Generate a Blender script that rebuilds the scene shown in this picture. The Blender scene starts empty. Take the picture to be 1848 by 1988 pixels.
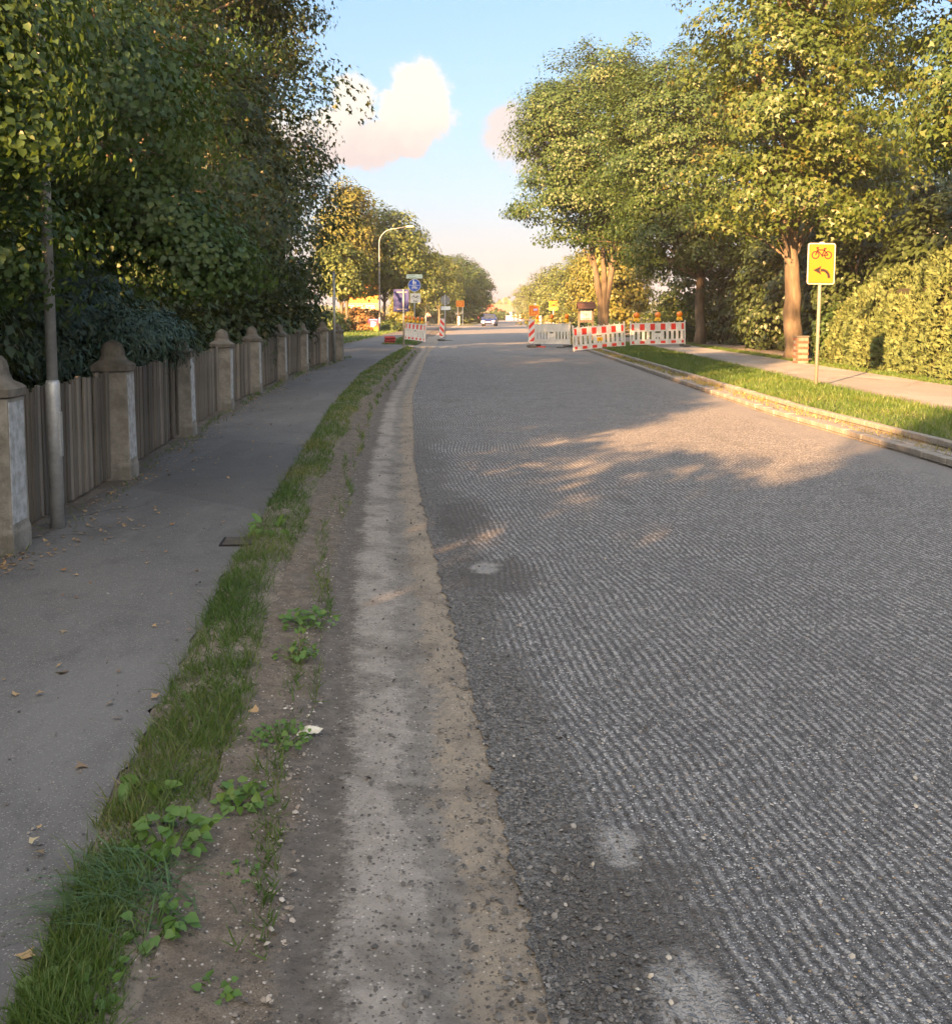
import bpy, bmesh, math, random
import numpy as np
from mathutils import Vector, Matrix
SC = bpy.context.scene
COL = SC.collection
R = math.radians
PI = math.pi

# ------------------------------------------------------------------ camera
# picture measures are taken on a 1848 x 1988 view of the photograph
F, CX, CY, HZ, EYE = 1993.0, 924.0, 784.0, 608.5, 1.5
PITCH = math.atan((CY - HZ) / F)
cd = bpy.data.cameras.new('camera')
cd.sensor_fit = 'VERTICAL'
cd.sensor_height = 24.0
cd.lens = 24.0 * F / 1988.0
cd.shift_y = -(994.0 - CY) / 1988.0
cd.clip_start, cd.clip_end = 0.05, 6000
cam = bpy.data.objects.new('camera', cd)
COL.objects.link(cam)
cam.location = (0, 0, EYE)
cam.rotation_euler = (PI / 2 - PITCH, 0, 0)
SC.camera = cam

def ray(x, y):
    a, b = (x - CX) / F, -(y - CY) / F
    cp, sp = math.cos(PITCH), math.sin(PITCH)
    return Vector((a, b * sp + cp, b * cp - sp))
def G(x, y, h=0.0):
    d = ray(x, y); t = (h - EYE) / d.z
    return Vector((0, 0, EYE)) + d * t
def D(x, y, Y):
    d = ray(x, y); t = Y / d.y
    return Vector((0, 0, EYE)) + d * t

# ------------------------------------------------------------------ light
SUN_EL, SUN_AZ = R(15.5), R(30.0)           # light travels forward and to the right
w = bpy.data.worlds.new('World')
SC.world = w
w.use_nodes = True
sl = bpy.data.lights.new('sun', 'SUN')
sl.energy = 4.3
sl.angle = R(0.6)
sl.color = (1.0, 0.53, 0.22)
sun = bpy.data.objects.new('sun', sl)
COL.objects.link(sun)
sdir = Vector((math.sin(SUN_AZ) * math.cos(SUN_EL), math.cos(SUN_AZ) * math.cos(SUN_EL), -math.sin(SUN_EL)))
sun.rotation_euler = sdir.to_track_quat('-Z', 'Y').to_euler()
sun.location = -sdir * 60
SC.view_settings.view_transform = 'Standard'
SC.view_settings.look = 'None'
SC.view_settings.gamma = 1.0
SC.view_settings.exposure = 3.6
SKY = 0.075
KS = 1.0 / (SKY * 2 ** SC.view_settings.exposure)     # sky colours below are written as they show in the picture
SC.view_settings.use_curve_mapping = False
SC.cycles.max_bounces = 5
SC.cycles.diffuse_bounces = 3
SC.cycles.glossy_bounces = 2
SC.cycles.transmission_bounces = 3
SC.cycles.transparent_max_bounces = 8
SC.cycles.volume_bounces = 0
SC.cycles.sample_clamp_indirect = 6

# ------------------------------------------------------------------ node helper
class NT:
    def __init__(s, tree):
        s.t = tree; s.n = tree.nodes; s.l = tree.links
    def put(s, sock, v):
        if isinstance(v, bpy.types.NodeSocket): s.l.new(v, sock)
        elif v is None: pass
        else:
            if sock.type == 'RGBA' and len(v) == 3: v = (*v, 1)
            sock.default_value = v
    def node(s, typ, ins=None, **props):
        nd = s.n.new(typ)
        for k, v in props.items(): setattr(nd, k, v)
        for k, v in (ins or {}).items(): s.put(nd.inputs[k], v)
        return nd
    def m(s, op, a, b=None, c=None, clamp=False):
        nd = s.node('ShaderNodeMath', operation=op, use_clamp=clamp)
        s.put(nd.inputs[0], a)
        if b is not None: s.put(nd.inputs[1], b)
        if c is not None: s.put(nd.inputs[2], c)
        return nd.outputs[0]
    def vm(s, op, a, b=None):
        nd = s.node('ShaderNodeVectorMath', operation=op)
        s.put(nd.inputs[0], a)
        if b is not None: s.put(nd.inputs[1], b)
        return nd.outputs['Value'] if op in ('DOT_PRODUCT', 'LENGTH', 'DISTANCE') else nd.outputs[0]
    def mix(s, f, a, b, blend='MIX'):
        nd = s.node('ShaderNodeMix', data_type='RGBA', blend_type=blend)
        s.put(nd.inputs[0], f); s.put(nd.inputs[6], a); s.put(nd.inputs[7], b)
        return nd.outputs[2]
    def noise(s, vec, scale, detail=3, rough=0.55, col=False):
        nd = s.node('ShaderNodeTexNoise', {'Scale': scale, 'Detail': detail, 'Roughness': rough})
        if vec is not None: s.put(nd.inputs['Vector'], vec)
        return nd.outputs['Color' if col else 'Fac']
    def vor(s, vec, scale, feature='F1'):
        nd = s.node('ShaderNodeTexVoronoi', {'Scale': scale}, feature=feature)
        s.put(nd.inputs['Vector'], vec)
        return nd
    def rng(s, v, a, b, c=0.0, d=1.0, smooth=True):
        nd = s.node('ShaderNodeMapRange', interpolation_type='SMOOTHSTEP' if smooth else 'LINEAR')
        s.put(nd.inputs[0], v)
        for i, x in enumerate((a, b, c, d)): s.put(nd.inputs[i + 1], x)
        return nd.outputs[0]
    def ramp(s, f, stops, const=False):
        nd = s.node('ShaderNodeValToRGB')
        cr = nd.color_ramp
        if const: cr.interpolation = 'CONSTANT'
        while len(cr.elements) < len(stops): cr.elements.new(0.5)
        for e, (p, c) in zip(cr.elements, stops):
            e.position = p; e.color = (*c, 1) if len(c) == 3 else c
        s.put(nd.inputs[0], f)
        return nd.outputs[0]
    def bump(s, h, strength=0.3, dist=0.01):
        nd = s.node('ShaderNodeBump', {'Strength': strength, 'Distance': dist, 'Height': h})
        return nd.outputs[0]

def newmat(name):
    m = bpy.data.materials.new(name); m.use_nodes = True
    nt = NT(m.node_tree)
    b = m.node_tree.nodes['Principled BSDF']
    return m, nt, b

def M(name, c, c2=None, scale=6.0, rough=0.7, bump=0.0, bscale=None, metal=0.0, spec=0.4, stretch=None, bdist=0.01, coat=0):
    m, nt, b = newmat(name)
    tc = nt.node('ShaderNodeTexCoord').outputs['Object']
    if stretch: tc = nt.vm('MULTIPLY', tc, stretch)
    c2 = c2 or tuple(x * 0.75 for x in c)
    f = nt.rng(nt.noise(tc, scale, 6, 0.62), 0.32, 0.68)
    nt.put(b.inputs['Base Color'], nt.mix(f, c, c2))
    nt.put(b.inputs['Roughness'], nt.rng(f, 0, 1, max(0.05, rough - 0.08), min(1, rough + 0.08)))
    b.inputs['Metallic'].default_value = metal
    b.inputs['Specular IOR Level'].default_value = spec
    b.inputs['Coat Weight'].default_value = coat
    if bump:
        nt.put(b.inputs['Normal'], nt.bump(nt.noise(tc, bscale or scale * 6, 5), bump, bdist))
    return m

def leafmat(name, cols, trans=0.35, tcol=None, gloss=0.45, spec=0.35):
    m, nt, b = newmat(name)
    rnd = nt.node('ShaderNodeNewGeometry').outputs['Random Per Island']
    pos = nt.node('ShaderNodeNewGeometry').outputs['Position']
    big = nt.noise(pos, 0.9, 3)
    k = nt.m('ADD', nt.m('MULTIPLY', rnd, 0.5), nt.m('MULTIPLY', nt.rng(big, 0.3, 0.7), 0.5))
    st = [(i / (len(cols) - 1) if len(cols) > 1 else 0, c) for i, c in enumerate(cols)]
    col = nt.ramp(k, st)
    nt.put(b.inputs['Base Color'], col)
    b.inputs['Roughness'].default_value = gloss
    b.inputs['Specular IOR Level'].default_value = spec
    tr = nt.node('ShaderNodeBsdfTranslucent')
    nt.put(tr.inputs[0], nt.mix(1.0, col, tcol or (1.5, 1.35, 0.5), 'MULTIPLY'))
    mx = nt.node('ShaderNodeMixShader', {0: trans})
    nt.l.new(b.outputs[0], mx.inputs[1]); nt.l.new(tr.outputs[0], mx.inputs[2])
    out = m.node_tree.nodes['Material Output']
    nt.l.new(mx.outputs[0], out.inputs[0])
    return m

# ------------------------------------------------------------------ sky
def build_world():
    K = lambda *c: tuple(x * KS for x in c)
    nt = NT(w.node_tree)
    bg = w.node_tree.nodes['Background']
    sky = nt.node('ShaderNodeTexSky', sky_type='NISHITA')
    sky.sun_disc = False
    sky.sun_elevation = SUN_EL
    sky.sun_rotation = R(180) + SUN_AZ
    sky.air_density = 1.0
    sky.dust_density = 1.6
    sky.ozone_density = 1.0
    d = nt.vm('NORMALIZE', nt.node('ShaderNodeTexCoord').outputs['Generated'])
    n1 = nt.noise(nt.vm('MULTIPLY', d, (1, 1, 1.15)), 30, 8, 0.62)
    n2 = nt.noise(d, 80, 6, 0.7)
    turb = nt.m('ADD', nt.m('MULTIPLY', nt.m('SUBTRACT', n1, 0.5), 1.5), nt.m('MULTIPLY', nt.m('SUBTRACT', n2, 0.5), 0.9))
    def cloud(lobes, soft):
        tot = None
        for (x, y, rx, ry, amp) in lobes:
            c = ray(x, y).normalized()
            rt = Vector((0, 0, 1)).cross(c).normalized() * -1
            up = rt.cross(c).normalized()
            u = nt.m('DIVIDE', nt.vm('DOT_PRODUCT', d, tuple(rt)), rx / F)
            v = nt.m('DIVIDE', nt.vm('DOT_PRODUCT', d, tuple(up)), ry / F)
            q = nt.m('SQRT', nt.m('ADD', nt.m('MULTIPLY', u, u), nt.m('MULTIPLY', v, v)))
            front = nt.m('GREATER_THAN', nt.vm('DOT_PRODUCT', d, tuple(c)), 0.5)
            g = nt.m('MULTIPLY', nt.m('SUBTRACT', amp, q), front)
            tot = g if tot is None else nt.m('MAXIMUM', tot, g)
        return nt.m('ADD', tot, nt.m('MULTIPLY', turb, soft))
    c1 = cloud([(808, 180, 62, 62, 1), (838, 210, 52, 70, 1), (770, 212, 46, 46, 1), (690, 205, 52, 58, 1), (672, 245, 62, 56, 1), (745, 262, 95, 36, 1),
                (560, 290, 110, 70, 1), (430, 320, 150, 90, 1), (815, 248, 52, 36, 1), (700, 292, 80, 34, 1), (780, 285, 60, 24, .9)], 1.0)
    c2 = cloud([(1010, 260, 80, 66, 1), (985, 240, 52, 40, 1), (1090, 290, 120, 80, 1), (960, 265, 40, 40, 0.8)], 0.6)
    m1 = nt.rng(c1, -0.06, 0.34)
    m2 = nt.m('MULTIPLY', nt.rng(c2, -0.05, 0.45), 0.92)
    # fair weather clouds elsewhere in the sky, so that the sky goes on like this all round
    gen = nt.noise(nt.vm('MULTIPLY', d, (1, 1, 2.2)), 3.2, 8, 0.6)
    z = nt.node('ShaderNodeSeparateXYZ', {0: d}).outputs[2]
    y_ = nt.node('ShaderNodeSeparateXYZ', {0: d}).outputs[1]
    mg = nt.m('MULTIPLY', nt.rng(gen, 0.56, 0.68), nt.m('MULTIPLY', nt.rng(z, 0.05, 0.2), nt.rng(y_, 0.80, 0.6)))
    # the under side of a cloud is greyer than its sun side
    low = nt.rng(nt.m('ADD', z, nt.m('MULTIPLY', turb, 0.03)), 0.14, 0.20)
    lit = nt.mix(low, K(.88, .75, .72), K(1.14, 1.04, .90))
    pink = K(.96, .82, .76)
    s = sky.outputs[0]
    # thin high veil that pales the blue, thicker towards the horizon
    veil = nt.rng(z, -0.02, 0.45, 0.96, 0.86, smooth=False)
    vc = nt.ramp(nt.m('MULTIPLY', z, 2.5), [(0, (.50, .44, .47)), (.14, (.60, .56, .61)), (.28, (.52, .63, .78)), (.46, (.43, .63, .85)), (.80, (.26, .49, .83))])
    # haze scatters forward; behind the viewer the veil is boosted to lift the shade
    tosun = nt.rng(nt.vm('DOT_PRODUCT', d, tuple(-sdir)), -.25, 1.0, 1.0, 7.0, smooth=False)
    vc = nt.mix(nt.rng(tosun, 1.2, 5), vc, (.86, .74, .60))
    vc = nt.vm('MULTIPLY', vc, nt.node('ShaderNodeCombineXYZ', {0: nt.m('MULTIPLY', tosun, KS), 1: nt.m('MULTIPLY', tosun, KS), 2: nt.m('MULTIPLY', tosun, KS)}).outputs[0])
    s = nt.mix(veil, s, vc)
    s = nt.mix(m2, s, pink)
    s = nt.mix(m1, s, lit)
    s = nt.mix(mg, s, K(.95, .85, .78))
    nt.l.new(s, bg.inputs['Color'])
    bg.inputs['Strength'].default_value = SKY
build_world()

# ------------------------------------------------------------------ mesh helpers
class MB:
    def __init__(s): s.v = []; s.f = []
    def add(s, vs, fs):
        o = len(s.v); s.v += [tuple(v) for v in vs]; s.f += [tuple(i + o for i in f) for f in fs]; return s
    def box(s, x0, x1, y0, y1, z0, z1, mat=None):
        vs = [(x, y, z) for z in (z0, z1) for y in (y0, y1) for x in (x0, x1)]
        if mat: vs = [mat @ Vector(v) for v in vs]
        return s.add(vs, [(0, 2, 3, 1), (4, 5, 7, 6), (0, 1, 5, 4), (2, 6, 7, 3), (0, 4, 6, 2), (1, 3, 7, 5)])
    def prism(s, pts, a, b, axis='y', cap=True):
        # 2-D polygon (counter-clockwise) swept along an axis
        def P(p, t):
            return {'y': (p[0], t, p[1]), 'z': (p[0], p[1], t), 'x': (t, p[0], p[1])}[axis]
        n = len(pts)
        vs = [P(p, a) for p in pts] + [P(p, b) for p in pts]
        fs = [(i, (i + 1) % n, n + (i + 1) % n, n + i) for i in range(n)]
        if cap: fs += [tuple(range(n))[::-1], tuple(range(n, 2 * n))]
        return s.add(vs, fs)
    def flat(s, pts, y): # polygon in the x-z plane
        return s.add([(p[0], y, p[1]) for p in pts], [tuple(range(len(pts)))])
    def tube(s, pts, rad, n=8, cap=True):
        pts = [Vector(p) for p in pts]
        if not hasattr(rad, '__len__'): rad = [rad] * len(pts)
        vs = []; up = None
        for i, p in enumerate(pts):
            t = (pts[min(i + 1, len(pts) - 1)] - pts[max(i - 1, 0)]).normalized()
            if up is None: up = t.orthogonal().normalized()
            up = (up - t * up.dot(t)).normalized(); bi = t.cross(up)
            for k in range(n):
                a = 2 * PI * k / n
                vs.append(p + (up * math.cos(a) + bi * math.sin(a)) * rad[i])
        fs = []
        for i in range(len(pts) - 1):
            for k in range(n):
                fs.append((i * n + k, i * n + (k + 1) % n, (i + 1) * n + (k + 1) % n, (i + 1) * n + k))
        if cap:
            fs += [tuple(range(n))[::-1], tuple(range((len(pts) - 1) * n, len(pts) * n))]
        return s.add(vs, fs)
    def loft(s, rings, cap=True): # rings of equal length
        n = len(rings[0]); vs = [v for r in rings for v in r]; fs = []
        for i in range(len(rings) - 1):
            for k in range(n):
                fs.append((i * n + k, i * n + (k + 1) % n, (i + 1) * n + (k + 1) % n, (i + 1) * n + k))
        if cap: fs += [tuple(range(n))[::-1], tuple(range((len(rings) - 1) * n, len(rings) * n))]
        return s.add(vs, fs)
    def disc(s, c, r, y0, y1, n=28): # round plate, axis y
        return s.prism([(c[0] + r * math.cos(2 * PI * i / n), c[1] + r * math.sin(2 * PI * i / n)) for i in range(n)][::-1], y0, y1)
    def ring(s, c, r0, r1, y, n=28):
        vs = []
        for i in range(n):
            a = 2 * PI * i / n
            vs += [(c[0] + r0 * math.cos(a), y, c[1] + r0 * math.sin(a)), (c[0] + r1 * math.cos(a), y, c[1] + r1 * math.sin(a))]
        return s.add(vs, [(2 * i, 2 * i + 1, (2 * i + 3) % (2 * n), (2 * i + 2) % (2 * n)) for i in range(n)])
    def bar(s, a, b, t, y): # flat stroke in the x-z plane
        a = Vector(a); b = Vector(b); d = (b - a).normalized(); q = Vector((-d.y, d.x)) * t / 2
        return s.flat([a + q, b + q, b - q, a - q], y)
    def build(s, name, mat, parent=None, smooth=False, bevel=0, seg=1):
        me = bpy.data.meshes.new(name)
        me.from_pydata(s.v, [], s.f)
        bm = bmesh.new(); bm.from_mesh(me)
        bmesh.ops.recalc_face_normals(bm, faces=bm.faces)
        if bevel:
            ed = [e for e in bm.edges if len(e.link_faces) == 2 and e.calc_face_angle(0) > 0.5]
            bmesh.ops.bevel(bm, geom=ed, offset=bevel, segments=seg, affect='EDGES', profile=0.6)
        bm.to_mesh(me); bm.free()
        if mat: me.materials.append(mat)
        if smooth: me.shade_smooth()
        return link(name, me, parent)

def link(name, me, parent=None):
    o = bpy.data.objects.new(name, me); COL.objects.link(o)
    if parent: o.parent = parent
    return o
def thing(name, label, cat, loc=(0, 0, 0), rz=0.0, group=None, rx=0, ry=0):
    o = bpy.data.objects.new(name, None); COL.objects.link(o)
    o.empty_display_size = 0.2
    o.location = loc; o.rotation_euler = (rx, ry, rz)
    return tag(o, label, cat, group)
def tag(o, label, cat, group=None):
    o['label'] = label; o['category'] = cat
    if group: o['group'] = group
    return o
def struct(o, kind='structure', label=None):
    o['kind'] = kind
    if label: o['label'] = label
    return o
def copy_tree(o, loc=None, rz=None, label=None, parent=None, scale=None):
    c = o.copy(); COL.objects.link(c); c.parent = parent
    if loc is not None: c.location = loc
    if rz is not None: c.rotation_euler.z = rz
    if scale is not None: c.scale = (scale,) * 3 if not hasattr(scale, '__len__') else scale
    if label: c['label'] = label
    for ch in o.children: copy_tree(ch, parent=c)
    return c
def npmesh(name, V, idx, starts, mat, parent=None):
    me = bpy.data.meshes.new(name)
    me.vertices.add(len(V)); me.vertices.foreach_set('co', np.ascontiguousarray(V, dtype=np.float32).ravel())
    me.loops.add(len(idx)); me.loops.foreach_set('vertex_index', np.ascontiguousarray(idx, dtype=np.int32))
    me.polygons.add(len(starts)); me.polygons.foreach_set('loop_start', np.ascontiguousarray(starts, dtype=np.int32))
    me.update(calc_edges=True)
    if mat: me.materials.append(mat)
    return link(name, me, parent)
def norm(a): return a / np.maximum(np.linalg.norm(a, axis=-1, keepdims=True), 1e-9)
def scatter(name, C, N, T, S, tmpl, mat, parent=None):
    """one mesh of many small pieces: template (verts, polys) placed at C, facing N, tip along T, size S"""
    tv, tp = tmpl; tv = np.asarray(tv, float)
    N = norm(N); T = norm(T - N * (T * N).sum(-1, keepdims=True)); B = np.cross(T, N)
    S = np.asarray(S)
    if S.ndim == 1: S = np.repeat(S[:, None], 3, 1)
    V = (C[:, None, :] + (S[:, 0, None] * tv[None, :, 0])[..., None] * B[:, None, :]
         + (S[:, 1, None] * tv[None, :, 1])[..., None] * T[:, None, :]
         + (S[:, 2, None] * tv[None, :, 2])[..., None] * N[:, None, :])
    n, k = len(C), len(tv)
    flat = np.concatenate([np.asarray(p) for p in tp]); ln = np.array([len(p) for p in tp])
    st = np.concatenate([[0], np.cumsum(ln)[:-1]])
    idx = (flat[None, :] + (np.arange(n) * k)[:, None]).ravel()
    starts = (st[None, :] + (np.arange(n) * ln.sum())[:, None]).ravel()
    return npmesh(name, V.reshape(-1, 3), idx, starts, mat, parent)

# leaf templates: base at origin, tip at y = 1
HEART = ([(0, 0, 0), (.38, .02, .09), (.48, .40, .08), (0, 1, -.12), (-.48, .40, .08), (-.38, .02, .09)],
         [(0, 1, 2, 3), (0, 3, 4, 5)])
MAPLE = ([(0, 0, 0), (.58, .22, .05), (.20, .46, 0), (0, 1, -.10), (-.20, .46, 0), (-.58, .22, .05)], [(0, 1, 2, 3, 4, 5)])
KITE = ([(0, 0, 0), (.40, .42, .07), (0, 1, -.06), (-.40, .42, .07)], [(0, 1, 2), (0, 2, 3)])
NARROW = ([(0, 0, 0), (.13, .45, .03), (0, 1, -.04), (-.13, .45, .03)], [(0, 1, 2, 3)])
SPRAY = ([(0, 0, 0), (.28, .5, .04), (.10, .55, 0), (.12, 1, -.05), (-.05, .62, 0), (-.25, .8, .03), (-.14, .35, .02)],
         [(0, 1, 2, 3, 4, 5, 6)])
PEB = ([(1, 0, -.2), (.25, .9, -.2), (-.85, .4, -.2), (-.6, -.7, -.2), (.45, -.8, -.2), (.15, .1, .75)], [(0, 1, 5), (1, 2, 5), (2, 3, 5), (3, 4, 5), (4, 0, 5)])
BLADE = ([(-.5, 0, 0), (.5, 0, 0), (.36, .5, .12), (-.36, .5, .12), (0, 1, .5)], [(0, 1, 2, 3), (3, 2, 4)])

def wob(P, seed, sc=1.0):
    """cheap smooth 3-D noise in about -1..1"""
    r = np.random.default_rng(seed); out = 0
    for i in range(6):
        k = r.normal(size=3) * sc * (1 + 0.5 * i); out = out + np.sin(P @ k + r.uniform(0, 6.28)) / (1 + 0.45 * i)
    return out / 2.4

def crown_points(rng, blobs, nclump, per, crad, shell=0.45, flat=0.5, gap=None, gapsc=0.5, up=0.55, out=0.6):
    blobs = np.array(blobs, float)
    wt = blobs[:, 6] / blobs[:, 6].sum()
    b = blobs[rng.choice(len(blobs), nclump * 2, p=wt)]
    d = norm(rng.normal(size=(len(b), 3)))
    rr = shell + (1 - shell) * rng.random(len(b)) ** 0.6
    rr *= 1 + 0.24 * wob(b[:, :3] + d * b[:, 3:6], 7, 0.75)
    P = b[:, :3] + d * b[:, 3:6] * rr[:, None]
    if gap is not None:
        keep = wob(P, 11, gapsc) > gap
        P, d = P[keep], d[keep]
    P, d = P[:nclump], d[:nclump]
    cs = crad * (0.6 + 0.8 * rng.random(len(P)))
    off = norm(rng.normal(size=(len(P), per, 3))) * (rng.random((len(P), per, 1)) ** .45)
    off[..., 2] *= flat
    # clumps lean outward and droop a little at their rim
    off[..., 2] -= 0.30 * (off[..., 0] ** 2 + off[..., 1] ** 2)
    C = P[:, None, :] + off * cs[:, None, None]
    N = rng.normal(size=C.shape) * 0.27 + d[:, None, :] * out + np.array([0, 0, up]) + off * 0.6
    T = d[:, None, :] * 0.6 + off * 0.8 + rng.normal(size=C.shape) * 0.6 + np.array([0, 0, -0.45])
    return P, C.reshape(-1, 3), N.reshape(-1, 3), T.reshape(-1, 3)

def make_tree(name, label, cat, base, blobs, leaf, size, nclump, per, crad, lmat, bmat, seed, trunk=None, r0=0.2, group=None,
              stems=None, gap=None, gapsc=.5, shell=.45, flat=.5, nlimb=26, up=.55, out=.6, part='crown'):
    rng = np.random.default_rng(seed)
    base = Vector(base)
    root = thing(name, label, cat, base, group=group)
    B = [(b[0] - base.x, b[1] - base.y, b[2] - base.z, *b[3:]) for b in blobs]
    P, C, N, T = crown_points(rng, B, nclump, per, crad, shell, flat, gap, gapsc, up, out)
    ok = C[:, 2] > 0.03
    C, N, T = C[ok], N[ok], T[ok]
    S = size * (0.6 + 0.7 * rng.random(len(C)))
    scatter(part, C, N, T, S, leaf, lmat, root)
    if trunk:
        mb = MB(); tops = []
        for st in (stems or [trunk]):
            pts = [Vector(p) - base for p in st]
            n = len(pts)
            fine = []
            for i in range(n - 1):
                for k in range(4): fine.append(pts[i].lerp(pts[i + 1], k / 4))
            fine.append(pts[-1])
            q = []
            for i, p in enumerate(fine):
                t = i / (len(fine) - 1)
                rad = r0 * ((1 - t) ** 0.8 * 0.85 + 0.15) * (1.25 if i == 0 else 1) * (1 + 0.05 * rng.normal())
                q.append(rad)
                if i: fine[i] = p + Vector((rng.normal(), rng.normal(), 0)) * r0 * 0.10
            mb.tube(fine, q, 12)
            tops.append(fine)
        tr = mb.build('trunk', bmat, root, smooth=True)
        mb = MB()
        sel = rng.choice(len(P), min(nlimb, len(P)), replace=False)
        for i in sel:
            e = Vector(P[i])
            fine = tops[i % len(tops)]
            j = [k for k, p in enumerate(fine) if p.z < e.z - 0.1] or [len(fine) // 2]
            s = fine[max(j[-1] - 1 - int(rng.integers(0, 3)), len(fine) // 3)]
            mid = s.lerp(e, 0.5) + Vector((rng.normal() * .15, rng.normal() * .15, 0.12 * (e - s).length))
            ln = (e - s).length
            rr = min(r0 * 0.32, 0.015 + 0.012 * ln)
            mb.tube([s, s.lerp(mid, .5) + Vector((0, 0, .05)), mid, mid.lerp(e, .55) + Vector((0, 0, .06)), e], [rr, rr * .85, rr * .65, rr * .4, rr * .15], 6, cap=False)
        mb.build('branches', bmat, tr, smooth=True)
    return root

# ------------------------------------------------------------------ plan of the street (metres, y = away from the camera)
def curve(pts):
    xs = [p[0] for p in pts]; ys = [p[1] for p in pts]
    return lambda y: np.interp(y, xs, ys)
X_FENCE = curve([(-12, -1.95), (0, -2.5), (6.13, -2.9), (8.86, -3.12), (11.96, -3.44), (15.1, -3.74), (18.4, -4.0), (22, -4.2), (25.6, -4.33), (29.1, -4.34), (31.5, -4.3)])
X_PATH_L = curve([(-12, -1.95), (0, -2.5), (6.13, -2.9), (8.86, -3.12), (11.96, -3.44), (15.1, -3.74), (18.4, -4.0), (22, -4.2), (31, -4.35), (35, -5.0), (45, -6.2), (90, -6.3), (130, -7)])
X_PATH_R = curve([(-12, -.35), (0, -.72), (2.17, -.96), (3, -1.09), (4.14, -1.2), (5.96, -1.42), (9.3, -1.7), (15.6, -2.22), (24.6, -2.76), (36.7, -3.0), (47, -2.95), (70, -3.3), (130, -4.2)])
X_GRASS = curve([(-12, -.1), (0, -.5), (2.17, -.72), (3, -.80), (4.66, -.98), (8.5, -1.32), (16.5, -1.87), (30, -2.3), (42.5, -2.6), (44.5, -2.94), (130, -4.1)])
X_ROAD_L = curve([(-12, .75), (0, .32), (2.2, .15), (5.14, -.14), (7, -.33), (10.25, -.62), (18.5, -1.15), (36.7, -1.75), (60, -2.1), (82, -2.2), (122, -.6), (170, 1.1), (250, 4.3), (420, 11)])
X_ROAD_R = curve([(-12, 4.9), (8, 4.66), (11, 4.58), (15, 4.36), (21, 4.36), (42, 4.44), (60, 4.8), (100, 5.3), (122, 6), (170, 8), (250, 11.3), (420, 18)])
def X_KERB2(y): return X_ROAD_R(y) + 0.46
X_RP_L = curve([(-12, 6.7), (20, 6.72), (33, 7.0), (45, 7.25), (60, 7.4)])
X_RP_R = curve([(-12, 9.1), (26, 9.15), (45, 9.3), (60, 9.4)])
Z_PATH, Z_RPATH = 0.07, 0.12

def ys_of(y0, y1, step0=0.04, grow=0.02):
    out = [y0]
    while out[-1] < y1: out.append(out[-1] + max(step0, grow * abs(out[-1])))
    out[-1] = y1
    return np.array(out)
def ribbon(name, Y, xl, xr, zf, nx, mat, jl=0, jr=0, seed=1, parent=None):
    """sheet between two lines; u = fraction across, v = distance"""
    rng = np.random.default_rng(seed)
    t = np.linspace(0, 1, nx)
    XL = xl(Y) + jl * rng.normal(size=len(Y)); XR = xr(Y) + jr * rng.normal(size=len(Y))
    X = XL[:, None] * (1 - t) + XR[:, None] * t
    YY = np.repeat(Y[:, None], nx, 1)
    Z = zf(np.repeat(t[None, :], len(Y), 0), X, YY)
    V = np.stack([X, YY, Z], -1).reshape(-1, 3)
    i = np.arange((len(Y) - 1) * nx).reshape(-1, nx)[:, :-1].ravel()
    q = np.stack([i, i + 1, i + nx + 1, i + nx], -1)
    o = npmesh(name, V, q.ravel(), np.arange(len(q)) * 4, mat, parent)
    uv = np.stack([np.repeat(t[None, :], len(Y), 0), YY], -1).reshape(-1, 2)[q.ravel()]
    o.data.uv_layers.new(name='strip').data.foreach_set('uv', uv.astype(np.float32).ravel())
    o.data.shade_smooth()
    return o
def wob2(X, Y, seed, sc):
    return wob(np.stack([X, Y, X * 0], -1), seed, sc)

# ---- ground materials
def mat_ground():
    m, nt, b = newmat('grassland')
    p = nt.node('ShaderNodeNewGeometry').outputs['Position']
    f = nt.noise(p, 0.9, 6, .65); g = nt.noise(p, 9, 6, .7)
    c = nt.mix(nt.rng(f, .35, .65), (.055, .075, .018), (.10, .095, .032))
    c = nt.mix(nt.rng(g, .4, .7), c, (.035, .05, .013))
    nt.put(b.inputs['Base Color'], c); b.inputs['Roughness'].default_value = .95
    nt.put(b.inputs['Normal'], nt.bump(g, .6, .05))
    return m
def speckle(nt, p, scale, lo, hi):
    v = nt.vor(p, scale)
    r = nt.node('ShaderNodeSeparateColor', {0: v.outputs['Color']}).outputs[0]
    return nt.m('MULTIPLY', nt.rng(r, lo, hi), nt.rng(v.outputs['Distance'], .5, .3)), v
def mat_soil():
    m, nt, b = newmat('soil')
    p = nt.node('ShaderNodeNewGeometry').outputs['Position']
    f = nt.noise(p, 3, 6, .65); g = nt.noise(p, 38, 6, .7)
    c = nt.mix(nt.rng(f, .35, .65), (.10, .084, .067), (.165, .14, .112))
    c = nt.mix(nt.rng(g, .45, .7), c, (.05, .04, .03))
    s2, v2 = speckle(nt, p, 130, .78, .92); c = nt.mix(nt.m('MULTIPLY', s2, .7), c, (.06, .055, .05))
    s3, v3 = speckle(nt, nt.vm('ADD', p, (9, 4, 2)), 100, .92, .97); c = nt.mix(nt.m('MULTIPLY', s3, .7), c, (.40, .37, .33))
    nt.put(b.inputs['Base Color'], c); b.inputs['Roughness'].default_value = .95
    nt.put(b.inputs['Normal'], nt.bump(g, .8, .02))
    return m
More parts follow.
